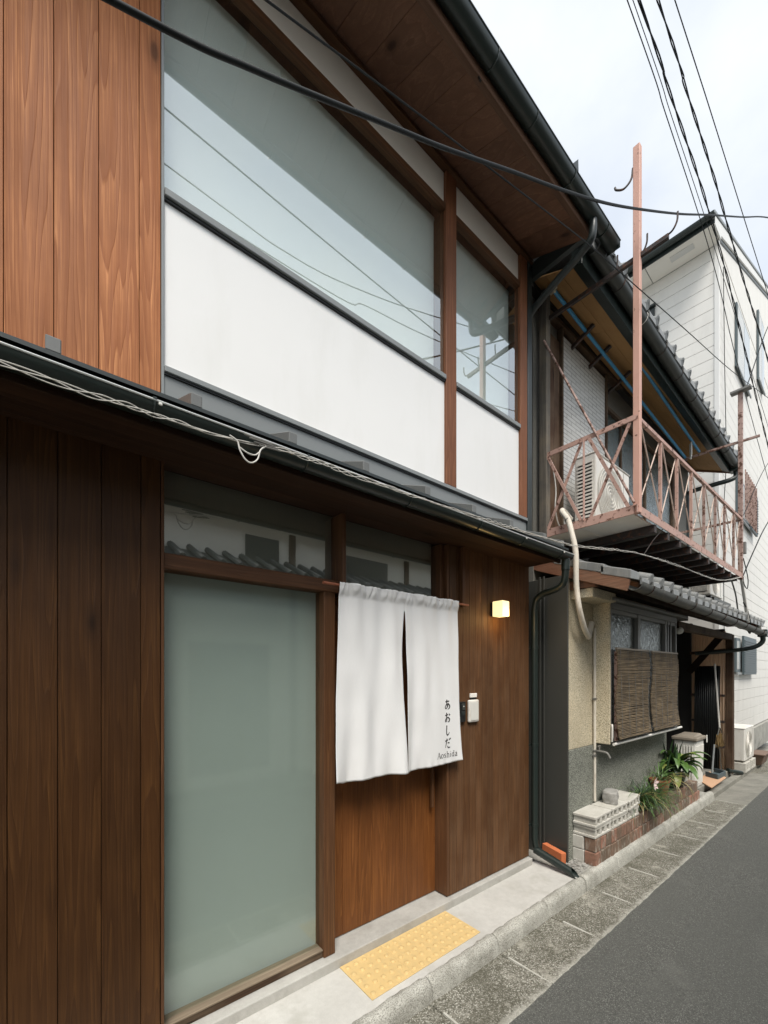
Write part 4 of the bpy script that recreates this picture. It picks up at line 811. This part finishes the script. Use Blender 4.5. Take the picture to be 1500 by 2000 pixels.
# ------------------------------------------------------------------ planter, blocks, plants
PL = thing('brick_planter', (5.2, 1.75, 0), 'low mossy brick planter edging along the old house wall', 'planter')
x = 3.742; cnt = 0
def brick(a): return box('brick', M['brick'], PL, a, .004)
while x < 6.78:
    w_ = .108 if x < 5.2 else .115
    brick((x, x + w_ - .006, 1.644 + rnd.uniform(-.002, .002), 1.744, .006, .120)); x += w_
x = 3.752; i = 0
while x < 6.66:
    w_ = .112 if x < 5.0 else .13
    jt = rnd.uniform(-.004, .004); brick((x, x + w_ - .008, 1.648 + jt, 1.748 + jt, .127, .240 + rnd.uniform(-.004, .004) + (.02 if x > 5.1 else 0))); x += w_; i += 1
for y0, y1, z0, z1 in ((1.75, 1.853, .006, .120), (1.755, 1.853, .127, .24)): box('brick', M['block'], PL, (3.742, 3.85, y0, y1, z0, z1), .004)
box('mortar', M['fndn'], PL, (3.755, 6.77, 1.655, 1.852, .004, .118)); box('mortar', M['fndn'], PL, (3.765, 6.66, 1.66, 1.852, .1185, .225)); box('soil', M['pit'], PL, (4.8, 6.6, 1.76, 1.851, .2255, .245))
def cblock(x0, x1, y0, y1, z0, label, rot=0, tilt=0):
    h = .096; m = MB(); L_ = x1 - x0
    holes = 3 if L_ > .3 else 2; hw = L_ * .17; gap = (L_ - holes * hw) / (holes + 1)
    m.box(x0, x1, y0, y1, z0, z0 + .024); m.box(x0, x1, y0, y1, z0 + h - .024, z0 + h); m.box(x0 + .02, x1 - .02, y1 - .05, y1 - .002, z0 + .0243, z0 + h - .0243)
    xs_ = [x0]
    for k in range(holes): xs_ += [x0 + gap * (k + 1) + hw * k, x0 + (gap + hw) * (k + 1)]
    xs_.append(x1)
    for k in range(0, len(xs_), 2): m.box(xs_[k] + (.014 if k == 0 else 0), xs_[k + 1] - (.014 if k == len(xs_) - 2 else 0), y0 + .002, y1, z0 + .0242, z0 + h - .0242)
    if rot or tilt:
        c_ = Vector(((x0 + x1) / 2, (y0 + y1) / 2, z0)); mt = Matrix.Translation(c_) @ Matrix.Rotation(rot, 4, 'Z') @ Matrix.Rotation(tilt, 4, 'Y') @ Matrix.Translation(-c_)
        m.v = [tuple(mt @ Vector(q)) for q in m.v]
    o = m.build('concrete_block', M['block'], None, .004); prop(o, label, 'concrete block', 'concrete blocks on the planter'); return o
cblock(3.745, 4.085, 1.65, 1.85, .246, 'lower concrete block of the stack at the planter corner beside the dark panel')
cblock(3.735, 4.08, 1.645, 1.85, .345, 'upper concrete block of the stack at the planter corner beside the dark panel', .02)
cblock(4.11, 4.45, 1.652, 1.845, .246, 'lower concrete block under the stone')
cblock(4.10, 4.455, 1.648, 1.845, .345, 'concrete block carrying the grey stone', -.01)
cblock(4.47, 4.76, 1.655, 1.845, .246, 'lower concrete block touching the strappy plant')
cblock(4.465, 4.78, 1.645, 1.845, .352, 'tilted upper concrete block touching the strappy plant', .05, -.04)
bm = bmesh.new(); bmesh.ops.create_icosphere(bm, subdivisions=3, radius=1)
for q in bm.verts:
    p = q.co.copy(); k = 1 + .22 * mnoise.noise(p * 1.3 + Vector((3, 1, 7))) + .05 * mnoise.noise(p * 5)
    c_ = Vector([max(-.62, min(.62, e)) for e in p]) * 1.35; q.co = Vector((c_.x * .13, c_.y * .075, c_.z * .062)) * k + Vector((0, 0, .058))
me = bpy.data.meshes.new('stone'); bm.to_mesh(me); bm.free(); me.materials.append(M['stone']); [setattr(p, 'use_smooth', True) for p in me.polygons]
o = bpy.data.objects.new('stone', me); COL.objects.link(o); o.location = (4.33, 1.76, .437); o.rotation_euler = (0, 0, .3); prop(o, 'rough grey stone sitting on the concrete blocks', 'stone')

def ribbon(mb, p0, dirv, ln, w, droop, n=9, twist=0, fold=.0, lift=1.0):
    """arching strap leaf"""
    d = Vector((dirv[0], dirv[1], 0)).normalized(); s_ = d.cross(Vector((0, 0, 1))); p = Vector(p0); ang = dirv[2]; L_, C_, R_ = [], [], []
    for i in range(n + 1):
        t = i / n; ww = w * (math.sin(math.pi * (t * .86 + .10)) ** .75) * (1 if t < .999 else .05)
        L_.append(p - s_ * ww / 2 + Vector((0, 0, fold * ww))); C_.append(p.copy()); R_.append(p + s_ * ww / 2 + Vector((0, 0, fold * ww)))
        p = p + (d * math.cos(ang) + Vector((0, 0, math.sin(ang)))) * ln / n; ang -= droop / n * (.5 + t)
    vs = L_ + C_ + R_; k = n + 1
    mb.add(vs, [(i, i + 1, k + i + 1, k + i) for i in range(n)] + [(k + i, k + i + 1, 2 * k + i + 1, 2 * k + i) for i in range(n)])
ST = thing('rain_lily', (5.0, 1.68, .24), 'grassy clump of strappy leaves with one pink flower spilling over the bricks', 'plant')
for mt, cnt, dz in (('leaf_dark', 190, 1.0), ('leaf', 170, 1.15), ('dry', 60, 1.6)):
    m = MB()
    for _ in range(cnt):
        a = rnd.gauss(-math.pi / 2, 1.1) if rnd.random() < .65 else rnd.uniform(0, 6.28)
        ribbon(m, (rnd.uniform(4.84, 5.32), rnd.uniform(1.655, 1.79), .25), (math.cos(a), math.sin(a), rnd.uniform(.6, 1.5)), rnd.uniform(.22, .52), rnd.uniform(.006, .010), rnd.uniform(1.4, 3.4) * dz, 7, fold=.25)
    prop(m.build('foliage', M[mt], ST, smooth=True, recalc=False), kind='stuff')
MB().tube(cr([(5.14, 1.70, .26), (5.15, 1.67, .40), (5.13, 1.645, .50)], 4), .004, 6).build('stem', M['leaf'], ST)
m = MB()
for k in range(6):
    a = k * math.pi / 3 + .2; c_ = Vector((5.13, 1.64, .505)); e1 = Vector((math.cos(a), -.35, math.sin(a))); e2 = Vector((-math.sin(a), 0, math.cos(a)))
    m.add([c_, c_ + e1 * .042 + e2 * .022, c_ + e1 * .080, c_ + e1 * .042 - e2 * .022], [(0, 1, 2, 3)])
m.build('flower', M['petal'], ST, smooth=False, recalc=False)
def pot(x_, y_, z_, r0, r1, h, mat, name, label):
    P_ = thing(name, (x_, y_, z_), label, 'plant pot'); m = MB(); n = 24
    prof = [(r0 * .98, 0), (r1, h * .86), (r1 * 1.1, h * .86), (r1 * 1.1, h), (r1 * .95, h), (r1 * .9, h * .8)]
    m.add([(x_ + r_ * math.cos(2 * math.pi * k / n), y_ + r_ * math.sin(2 * math.pi * k / n), z_ + q) for r_, q in prof for k in range(n)],
          [(j * n + k, j * n + (k + 1) % n, (j + 1) * n + (k + 1) % n, (j + 1) * n + k) for j in range(5) for k in range(n)] + [tuple(range(n))])
    m.build('pot', M[mat], P_, smooth=True); MB().tube([(x_, y_, z_ + h * .7), (x_, y_, z_ + h * .82)], r1 * .9, 20).build('soil', M['pit'], P_); return P_
pot(5.66, 1.745, .262, .075, .10, .19, 'terracotta', 'flower_pot', 'round terracotta pot on the brick planter')
pot(6.25, 1.755, .262, .085, .11, .17, 'black', 'flower_pot', 'glossy black pot holding the broad leaved plant')
SP = thing('spider_plant', (5.66, 1.74, .43), 'thin arching plant growing in the terracotta pot', 'plant')
m = MB()
for _ in range(34):
    a = rnd.uniform(0, 6.28); ribbon(m, (5.66 + rnd.uniform(-.03, .03), 1.745 + rnd.uniform(-.03, .03), .43), (math.cos(a), math.sin(a) - .3, rnd.uniform(.5, 1.4)), rnd.uniform(.16, .40), .010, rnd.uniform(1.2, 3.0), 8, fold=.3)
prop(m.build('foliage', M['leaf'], SP, smooth=True, recalc=False), kind='stuff')
m = MB()
for _ in range(14):
    a = rnd.uniform(-2.6, -.4); ribbon(m, (5.66, 1.72, .43), (math.cos(a), math.sin(a), rnd.uniform(.3, 1.0)), rnd.uniform(.3, .5), .008, rnd.uniform(2.0, 3.0), 8, fold=.3)
prop(m.build('dry_foliage', M['dry'], SP, smooth=True, recalc=False), kind='stuff')
BLP = thing('broad_leaf_plant', (6.25, 1.75, .40), 'bushy plant with broad glossy green leaves in the black pot', 'plant')
for i in range(40):
    a = i * 2.4 + rnd.uniform(-.3, .3); up = .4 + 1.0 * rnd.random(); q = MB()
    zb0 = .42 + .17 * (i / 40) * rnd.uniform(.7, 1.1)
    ribbon(q, (6.25 + .03 * math.cos(a), 1.75 + .03 * math.sin(a), zb0), (math.cos(a), math.sin(a) - .25, up), rnd.uniform(.26, .44), rnd.uniform(.06, .10), rnd.uniform(1.6, 2.8), 10, fold=.22)
    q.build('leaf', M[('leaf', 'leaf', 'leaf_dark', 'leaf', 'leaf_yel')[i % 5] if i % 9 else 'leaf_yel'], BLP, smooth=True, recalc=False)
MB().tube([(6.25, 1.75, .39), (6.26, 1.745, .72)], .016, 8).build('stem', M['leaf_dark'], BLP)
SK = thing('snake_plant', (6.55, 1.82, .2), 'upright dark sword leaves behind the broad leaved plant', 'plant')
m = MB()
for k in range(8): ribbon(m, (6.02 + .06 * k, 1.81, .25), (rnd.uniform(-1, 1), rnd.uniform(-.6, .2), 1.45), rnd.uniform(.45, .68), .035, .25, 7, fold=.2)
m.build('leaves', M['leaf_dark'], SK, smooth=True, recalc=False)

# ------------------------------------------------------------------ entrance clutter
TB = thing('waste_bin', (7.37, 1.90, .046), 'ribbed white waste bin with a brown lid by the dark entrance', 'waste bin')
m = MB(); b0 = (7.17, 7.57, 1.765, 2.035); 
def taper(q, z): k = .90 + .10 * (z - .05) / .68; return (7.37 + (q[0] - 7.37) * k, 1.90 + (q[1] - 1.90) * k, z)
cs = [(b0[0], b0[2]), (b0[1], b0[2]), (b0[1], b0[3]), (b0[0], b0[3])]
m.hexa([taper(cs[0], .05), taper(cs[1], .05), taper(cs[3], .05), taper(cs[2], .05), taper(cs[0], .73), taper(cs[1], .73), taper(cs[3], .73), taper(cs[2], .73)])
m.build('bin_body', M['white_plastic'], TB, .02, seg=2)
for i in range(7):
    y = 1.80 + i * .034; MB().hexa([taper((7.158, y), .10), taper((7.172, y), .10), taper((7.158, y + .012), .10), taper((7.172, y + .012), .10), taper((7.158, y), .66), taper((7.172, y), .66), taper((7.158, y + .012), .66), taper((7.172, y + .012), .66)]).build('rib', M['white_plastic'], TB, .003)
for i in range(9):
    xq = 7.205 + i * .04; MB().hexa([taper((xq, 1.755), .10), taper((xq + .013, 1.755), .10), taper((xq, 1.768), .10), taper((xq + .013, 1.768), .10), taper((xq, 1.755), .66), taper((xq + .013, 1.755), .66), taper((xq, 1.768), .66), taper((xq + .013, 1.768), .66)]).build('rib', M['white_plastic'], TB, .003)
box('lid', M['lid'], TB, (7.145, 7.595, 1.74, 2.06, .731, .785), .015, seg=2); MB().hexa([(7.18, 1.77, .786), (7.56, 1.77, .786), (7.18, 2.03, .786), (7.56, 2.03, .786), (7.22, 1.80, .806), (7.53, 1.80, .818), (7.22, 2.0, .806), (7.53, 2.0, .818)]).build('lid_top', M['lid'], TB, .012, seg=2)
box('lid_clip', M['white_plastic'], TB, (7.57, 7.602, 1.728, 1.739, .68, .79), .004)
mt_ = MB().prism([(7.42, 1.64), (8.32, 1.655), (8.60, 1.93), (7.80, 1.90)], lambda x_, y_: (x_, y_, .0465), lambda x_, y_: (x_, y_, .0625)).build('floor_board', M['cardboard'], None, .002)
prop(mt_, 'pinkish tan board lying flat on the doorstep by the kerb', 'board')
BR = thing('broom', (8.62, 1.78, .3), 'hanging broom with pale handle and brown bristles by the wooden post', 'broom')
MB().tube([(8.60, 1.86, 1.86), (8.62, 1.80, .80)], .014, 8).build('handle', M['wire_white'], BR, smooth=True)
MB().tube([(8.62, 1.80, .82), (8.50, 1.80, .69)], .008, 6).tube([(8.62, 1.80, .82), (8.76, 1.79, .69)], .008, 6).build('yoke', M['old_gutter'], BR)
m = MB()
for k in range(60):
    a = rnd.uniform(-1, 1); m.beam((8.62 + a * .12, 1.80 + rnd.uniform(-.02, .02), .70), (8.62 + a * .18 + rnd.uniform(-.02, .02), 1.80 + rnd.uniform(-.035, .035), .48 + .05 * rnd.random()), .010, .006)
prop(m.build('bristles', M['bristle'], BR), kind='stuff')
DPN = thing('dustpan', (8.35, 1.75, .063), 'long handled dark grey dustpan standing on the tan board', 'dustpan')
MB().prism([(8.05, 1.70), (8.45, 1.69), (8.55, 1.86), (8.15, 1.88)], lambda x_, y_: (x_, y_, .0635), lambda x_, y_: (x_, y_, .075)).build('pan', M['shutter'], DPN, .003)
for p, q in (((8.05, 1.70, .10), (8.45, 1.69, .10)), ((8.45, 1.69, .10), (8.55, 1.86, .10)), ((8.15, 1.88, .10), (8.05, 1.70, .10))): MB().beam(p, q, .012, .08).build('rim', M['shutter'], DPN, .003)
MB().tube([(8.16, 1.80, .08), (8.30, 1.80, .56)], .013, 8).build('handle', M['alu'], DPN, smooth=True); MB().tube([(8.30, 1.80, .56), (8.56, 1.79, .48), (8.56, 1.76, .10)], .006, 6).build('wire_bail', M['old_gutter'], DPN)
for (a, lb) in (((9.40, 9.78, 1.60, 1.78, -.03, .135), 'weathered concrete block under the near end of the ground air conditioner'), ((9.85, 10.22, 1.60, 1.78, -.03, .135), 'weathered concrete block under the far end of the ground air conditioner')):
    m = MB(); x0, x1, y0, y1, z0, z1 = a; m.box(x0, x1, y0, y1, z0, z0 + .04).box(x0, x1, y0, y1, z1 - .04, z1); w3 = (x1 - x0)
    for k in (0, .38, .76): m.box(x0 + w3 * k, x0 + w3 * (k + .24), y0, y1 - .01, z0 + .0402, z1 - .0402)
    prop(m.build('concrete_block', M['block'], None, .004), lb, 'concrete block', 'blocks under the ground air conditioner')
M['trough'] = paint('trough', (.16, .105, .075), .7, .15, 8, .05)
TR = thing('planter_trough', (10.6, 1.58, -.03), 'brown plastic plant trough beside the far air conditioner', 'plant pot')
MB().hexa([(10.40, 1.55, -.03), (10.85, 1.55, -.03), (10.40, 1.66, -.03), (10.85, 1.66, -.03), (10.34, 1.50, .16), (10.92, 1.50, .16), (10.34, 1.70, .16), (10.92, 1.70, .16)]).build('trough', M['trough'], TR, .01)
box('trough_rim', M['trough'], TR, (10.32, 10.94, 1.485, 1.715, .161, .185), .006)

# ------------------------------------------------------------------ white house
ang = R(1.6)
M['pane_far'] = paint('pane_far', (.50, .50, .47), .25, .1, 3, .01); M['pane_far2'] = paint('pane_far2', (.42, .46, .47), .15, .1, 3, .01)
WH = thing('white_house', (9.45, 1.99, 0), 'tall white clapboard house at the far end of the lane', 'house', None, ang)
def wbox(name, mat, a, bevel=0, par=None, **kw): return box(name, mat, par or WH, a, bevel, **kw)
wbox('wall', M['trim_white'], (.02, 8, .02, 7, .44, 9.55)); wbox('foundation', M['fndn'], (-.03, 8, -.05, 7, -.12, .42), .006)
for i in range(40):
    z = .44 + i * .2265; wbox('siding_board', M['siding'], (-.002, .019, .06, 7, z + .003, z + .2265 - .003), .002)
    ln = 8 if True else 0
    wbox('siding_board', M['siding'], (.06, ln, -.002, .019, z + .003, z + .2265 - .003), .002)
wbox('corner_trim', M['trim_white'], (-.014, .058, -.014, .058, .43, 9.56), .004)
rise = .41
MB().prism([(0, 9.552), (8, 9.552), (8, 9.552 + 8 * rise)], lambda a, z: (a + .05, .0, z), lambda a, z: (a + .05, .02, z)).build('gable_wall', M['siding'], WH)
MB().prism([(-.52, 9.53), (.0, 9.56), (8.2, 9.56 + 8.2 * rise), (8.2, 9.70 + 8.2 * rise), (-.52, 9.60)], lambda a, z: (a, -.015, z), lambda a, z: (a, 7.2, z)).build('roof', M['grey_metal'], WH, .004)
MB().prism([(-.52, 9.47), (-.02, 9.52), (.0, 9.60), (8.2, 9.62 + 8.2 * rise), (8.2, 9.69 + 8.2 * rise), (-.55, 9.60)], lambda a, z: (a, -.045, z), lambda a, z: (a, -.018, z)).build('verge_board', M['trim_white'], WH, .004)
MB().prism([(-.58, 9.60), (8.2, 9.70 + 8.2 * rise), (8.2, 9.75 + 8.2 * rise), (-.58, 9.65)], lambda a, z: (a, -.06, z), lambda a, z: (a, .01, z)).build('verge_cap', M['grey_metal'], WH, .004)
for i in range(5): wbox('soffit_panel', M['cream'], (-.51, -.003, -.01 + i * 1.05, -.01 + (i + 1) * 1.05 - .012, 9.505, 9.525), .002)
wbox('soffit_vent', M['trim_white'], (-.36, -.22, .30, .66, 9.495, 9.504), .003)
gutter((0, 0, 0), (7.2, 0, 0), .065).build('tmp', M['gutter_metal'], WH)
o = bpy.data.objects['tmp']; o.name = 'gutter'; o.rotation_euler = (0, 0, R(90)); o.location = (-.60, -.06, 9.58)
wbox('eave_board', M['dark_metal'], (-.535, -.515, -.05, 7.2, 9.47, 9.60), .003)
def wwin(x0, x1, z0, z1, shutter=None, bars=0):
    F = wbox('window', M['shutter'], (x0, x1, -.045, -.003, z0, z1), .004)
    wbox('pane', M['pane_far'], (x0 + .05, (x0 + x1) / 2 - .02, -.052, -.0455, z0 + .06, z1 - .06), 0, F); wbox('pane', M['pane_far2'], ((x0 + x1) / 2 + .02, x1 - .05, -.052, -.0455, z0 + .06, z1 - .06), 0, F)
    wbox('frame', M['alu'], (x0 - .03, x1 + .03, -.07, -.0455, z0 - .05, z0 - .002), .003, F)
    if shutter:
        wbox('shutter', M['shutter'], (shutter[0], shutter[1], -.10, -.06, z0 - .05, z1 + .06), .004, F)
        sl_ = MB(); n = 14
        for k in range(n): zz_ = z0 + (z1 - z0) * k / n; sl_.box(shutter[0] + .03, shutter[1] - .03, -.112, -.101, zz_, zz_ + (z1 - z0) / n * .5)
        sl_.build('shutter_slats', M['shutter'], F)
    for k in range(bars): xk = x0 + (x1 - x0) * (k + .5) / bars; wbox('bar', M['rail_old'], (xk - .01, xk + .01, -.16, -.14, z0 - .1, z1 + .1), .002, F)
    return F
wwin(1.42, 2.85, 7.95, 9.25); wwin(4.05, 4.9, 8.9, 10.6); wwin(1.5, 3.0, 4.95, 5.75, (2.7, 3.5), 9); wwin(1.35, 1.75, 1.72, 2.42, (1.80, 3.3))
F = wbox('window', M['dark_metal'], (-.03, -.003, 1.0, 1.62, 8.25, 9.0), .004); wbox('pane', M['win_opp'], (-.036, -.0305, 1.04, 1.58, 8.30, 8.95), 0, F)
wbox('hood', M['dark_metal'], (-.08, -.0035, .98, 1.64, 9.01, 9.05), .003)
MB().tube([(.24, -.03, 9.2), (.30, -.035, 7.6), (.45, -.04, 5.7), (.22, -.03, 4.6), (.3, -.03, 2.5)], .006, 6).build('cable', M['wire_black'], WH)
wbox('meter_box', M['trim_white'], (.55, .75, -.12, -.003, .62, .82), .01)

# ------------------------------------------------------------------ wires
def wire(name, pts, r, mat, label, cat, n=6, sub=8, group=None):
    o = MB().tube(cr(pts, sub), r, n).build(name, M[mat], None, smooth=True); return prop(o, label, cat, group)
def twisted(name, pts, r, amp, pitch, strands, mat, label, cat, sub=14, group=None, jitter=0):
    c = cr(pts, sub); m = MB(); rr = random.Random(3)
    for s_ in range(strands):
        out = []; dist = 0
        for i, p in enumerate(c):
            t = (c[min(i + 1, len(c) - 1)] - c[max(i - 1, 0)]).normalized(); u = t.cross(Vector((0, 0, 1))).normalized(); w = u.cross(t)
            if i: dist += (c[i] - c[i - 1]).length
            a = 2 * math.pi * (dist / pitch + s_ / strands) + jitter * math.sin(dist * 9); k = amp * (1 + .5 * jitter * math.sin(dist * 5.3 + s_))
            out.append(p + u * math.cos(a) * k + w * math.sin(a) * k)
        m.tube(out, r, 6)
    return prop(m.build(name, M[mat], None, smooth=True), label, cat, group)
wire('power_cable', [(-3.2, 1.2, 2.2), (-1.2, 1.2, 2.86), (.12, 1.2, 3.353), (.485, 1.2, 3.516), (1.004, 1.2, 3.785), (1.316, 1.2, 3.948), (1.804, 1.2, 4.223), (2.374, 1.2, 4.538), (2.932, 1.2, 4.867), (3.571, 1.2, 5.277), (4.428, 1.2, 5.845), (5.433, 1.2, 6.537), (6.852, 1.2, 7.501), (8.572, 1.2, 8.687), (12, 1.2, 10.9)], .0078, 'wire_black', 'thick black cable sagging across the whole view in front of the eave', 'cable', 10)
wire('service_wire', [(-2.5, 1.25, 2.9), (-.5, 1.25, 3.52), (.54, 1.25, 3.845), (1.243, 1.25, 4.064), (2.126, 1.25, 4.329), (2.744, 1.25, 4.51), (3.412, 1.25, 4.675), (4.765, 1.25, 5.007), (6.582, 1.25, 5.447), (8.929, 1.25, 6.1), (13, 1.25, 7.2)], .0038, 'wire_black', 'thin straight wire slanting below the thick cable', 'wire')
wire('overhead_wire', [(-2, 1.5, 8.3), (4.037, 1.5, 7.748), (5.034, 1.5, 7.578), (6.284, 1.5, 7.324), (7.176, 1.5, 7.023), (8.39, 1.5, 6.379), (12, 1.5, 4.9)], .0045, 'wire_black', 'leftmost thin wire of the overhead bunch', 'wire', group='overhead wires above the lane')
wire('overhead_wire', [(-2, 1.5, 8.5), (4.165, 1.5, 7.879), (5.193, 1.5, 7.714), (6.484, 1.5, 7.494), (7.596, 1.5, 7.233), (10.217, 1.5, 6.552), (14, 1.5, 5.6)], .0035, 'wire_black', 'second and finest wire from the left of the overhead bunch', 'wire', group='overhead wires above the lane')
twisted('overhead_wire', [(-2, 1.5, 8.4), (4.311, 1.5, 8.028), (5.034, 1.5, 7.93), (6.114, 1.5, 7.80), (6.671, 1.5, 7.69), (7.596, 1.5, 7.42), (8.746, 1.5, 6.92), (10.461, 1.5, 6.169), (13, 1.5, 5.2)], .0062, .0078, .85, 2, 'wire_black', 'heavy twisted black wire left of the other twisted one', 'wire', group='overhead wires above the lane')
twisted('overhead_wire', [(-2, 1.5, 8.7), (4.809, 1.5, 8.539), (5.718, 1.5, 8.44), (6.916, 1.5, 8.32), (7.596, 1.5, 8.18), (8.746, 1.5, 7.98), (10.715, 1.5, 7.70), (14, 1.5, 7.2)], .0062, .0078, .85, 2, 'wire_black', 'heavy twisted black wire right of the other twisted one', 'wire', group='overhead wires above the lane')
wire('overhead_wire', [(-2, 1.5, 9.1), (5.326, 1.5, 9.07), (6.792, 1.5, 9.06), (8.934, 1.5, 9.0), (10.715, 1.5, 8.95), (15, 1.5, 8.8)], .0055, 'wire_black', 'rightmost single wire of the overhead bunch', 'wire', group='overhead wires above the lane')
ww = [(-2.5, 1.66, 2.66), (-1.2, 1.66, 2.645), (-.105, 1.66, 2.634), (.094, 1.66, 2.631), (.264, 1.66, 2.638), (.451, 1.66, 2.641), (.567, 1.66, 2.649), (.672, 1.66, 2.661), (.809, 1.66, 2.678), (1.015, 1.66, 2.684), (1.191, 1.66, 2.682), (1.534, 1.66, 2.688), (1.958, 1.655, 2.697), (2.496, 1.65, 2.713), (2.894, 1.63, 2.722), (3.333, 1.6, 2.738), (3.75, 1.48, 2.76), (4.047, 1.38, 2.751), (4.778, 1.34, 2.775), (6.248, 1.32, 2.83), (7.35, 1.30, 3.02)]
twisted('bare_wire', ww, .0019, .0058, .24, 3, 'wire_white', 'twisted whitish wire running along the lower gutter to the balcony', 'wire', 22, jitter=1.4)
wire('wire_loop', [(.560, 1.65, 2.655), (.590, 1.648, 2.64), (.6, 1.646, 2.607), (.621, 1.645, 2.577), (.646, 1.645, 2.571), (.672, 1.645, 2.594), (.685, 1.646, 2.636), (.71, 1.65, 2.662)], .0032, 'wire_white', 'drooping white wire loop below the wire splice', 'wire')
wire('wire_loop', [(.598, 1.648, 2.62), (.63, 1.645, 2.606), (.66, 1.645, 2.607), (.68, 1.645, 2.625)], .003, 'wire_white', 'small inner white wire loop above the drooping one', 'wire')
sp_ = MB()
for k in range(4): sp_.tube([(.62 + .02 * k, 1.652 - .004 * (k % 2), 2.682 - .009 * k), (.74 + .012 * k, 1.652, 2.680 - .005 * k)], .0035, 6)
prop(sp_.build('wire_splice', M['old_alu'], None, smooth=True), 'bundle of short splices joining the white wire at the gutter', 'wire splice')
wire('service_wire', [(12, 1.3, 9.9), (9.286, 1.3, 7.457), (7.81, 1.3, 5.893), (7.42, 1.3, 5.60)], .007, 'wire_black', 'black wire dropping to the top of the far balcony pole', 'wire')
wire('service_wire', [(12, 1.3, 5.6), (9.286, 1.3, 4.21), (8.2, 1.3, 3.55), (7.46, 1.3, 3.05)], .008, 'wire_black', 'black wire reaching the foot of the far balcony pole', 'wire')
wire('service_wire', [(12, 1.3, 6.5), (9.286, 1.3, 5.188), (7.58, 1.3, 3.963), (7.46, 1.3, 3.9)], .005, 'wire_black', 'thin black wire meeting the far pole at the railing', 'wire')
wire('coiled_cable', [(7.48, 1.3, 3.30), (7.62, 1.29, 3.14), (7.72, 1.29, 3.02), (7.66, 1.29, 2.90), (7.52, 1.30, 2.95), (7.47, 1.30, 3.04)], .006, 'wire_black', 'black cable loop hanging at the far balcony corner', 'cable')
wire('drop_cable', [(7.6, 1.32, 2.70), (7.85, 1.32, 2.62), (8.1, 1.33, 2.45), (8.15, 1.34, 2.3), (8.0, 1.36, 2.38)], .008, 'wire_black', 'black cable curving down to the lower gutter below the far pole', 'cable')
wire('drop_cable', [(6.9, 1.32, 2.93), (7.2, 1.33, 2.76), (7.4, 1.34, 2.55), (7.62, 1.34, 2.46)], .009, 'old_gutter', 'grey taped cable dropping from the white wire to the tiled eave', 'cable')

# ------------------------------------------------------------------ opposite side of the lane (mirrored in the glass)
OP = thing('opposite_house', (2, -2.6, 0), 'plain plaster house across the lane, mirrored in the dark glass', 'house')
M['tile_dark'] = paint('tile_dark', (.055, .06, .058), .6, .2, 12, .1)
box('wall', M['wall_opp'], OP, (-9, 14, -6, -2.6, -.1, 4.25)); OR = MB().hexa([(-9, -2.6, 3.55), (14, -2.6, 3.55), (-9, -1.85, 3.2), (14, -1.85, 3.2), (-9, -2.6, 3.62), (14, -2.6, 3.62), (-9, -1.85, 3.27), (14, -1.85, 3.27)]).build('pent_roof', M['tile_dark'], OP)
tt = None
for i in range(60):
    x_ = -2.6 + i * .27
    if tt is None: tt = MB().tube([(x_, -1.83, 3.31), (x_, -2.58, 3.66)], .05, 8).build('roof_tile', M['tile_dark'], OR, smooth=True); xt = x_
    else: inst(tt, OR, (x_ - xt, 0, 0))
MB().hexa([(-9, -2.35, 4.2), (14, -2.35, 4.2), (-9, -6, 5.4), (14, -6, 5.4), (-9, -2.35, 4.28), (14, -2.35, 4.28), (-9, -6, 5.48), (14, -6, 5.48)]).build('roof', M['tile'], OP)
for x_ in (-1.2, 1.1, 3.4, 6.2, 9): box('post', M['old_z'], OP, (x_, x_ + .12, -2.595, -2.56, -.1, 4.2))
for x0, x1, z0, z1 in ((-.6, .7, 1.0, 2.2), (1.7, 3.0, .1, 2.2), (4.2, 5.8, 1.0, 2.3), (2.6, 3.2, 3.62, 4.05), (4.6, 5.7, 3.62, 4.05)): box('window', M['win_opp'], OP, (x0, x1, -2.5945, -2.565, z0, z1))

wire('overhead_wire', [(-6, -.5, 7.9), (.95, -.5, 7.47), (4.72, -.5, 7.26), (12, -.5, 7.0)], .009, 'wire_black', 'straight upper wire mirrored in the upstairs window', 'wire', group='wires on the other side of the lane')
wire('overhead_wire', [(-6, -.5, 7.25), (.95, -.5, 6.90), (2.31, -.5, 6.86), (3.4, -.5, 7.05), (5.07, -.5, 7.55), (9, -.5, 8.9)], .007, 'wire_black', 'bent middle wire mirrored in the upstairs window', 'wire', group='wires on the other side of the lane')
wire('overhead_wire', [(-6, -.6, 6.6), (2.3, -.6, 6.80), (3.6, -.6, 7.0), (5.1, -.6, 7.25), (9, -.6, 8.1)], .007, 'wire_black', 'lowest wire mirrored in the upstairs window', 'wire', group='wires on the other side of the lane')

wire('tie_wire', [(4.35, 1.31, 3.03), (4.2, 1.345, 2.90), (4.07, 1.378, 2.755)], .0035, 'dark_iron', 'short wire tying the white wire up to the balcony edge', 'wire')
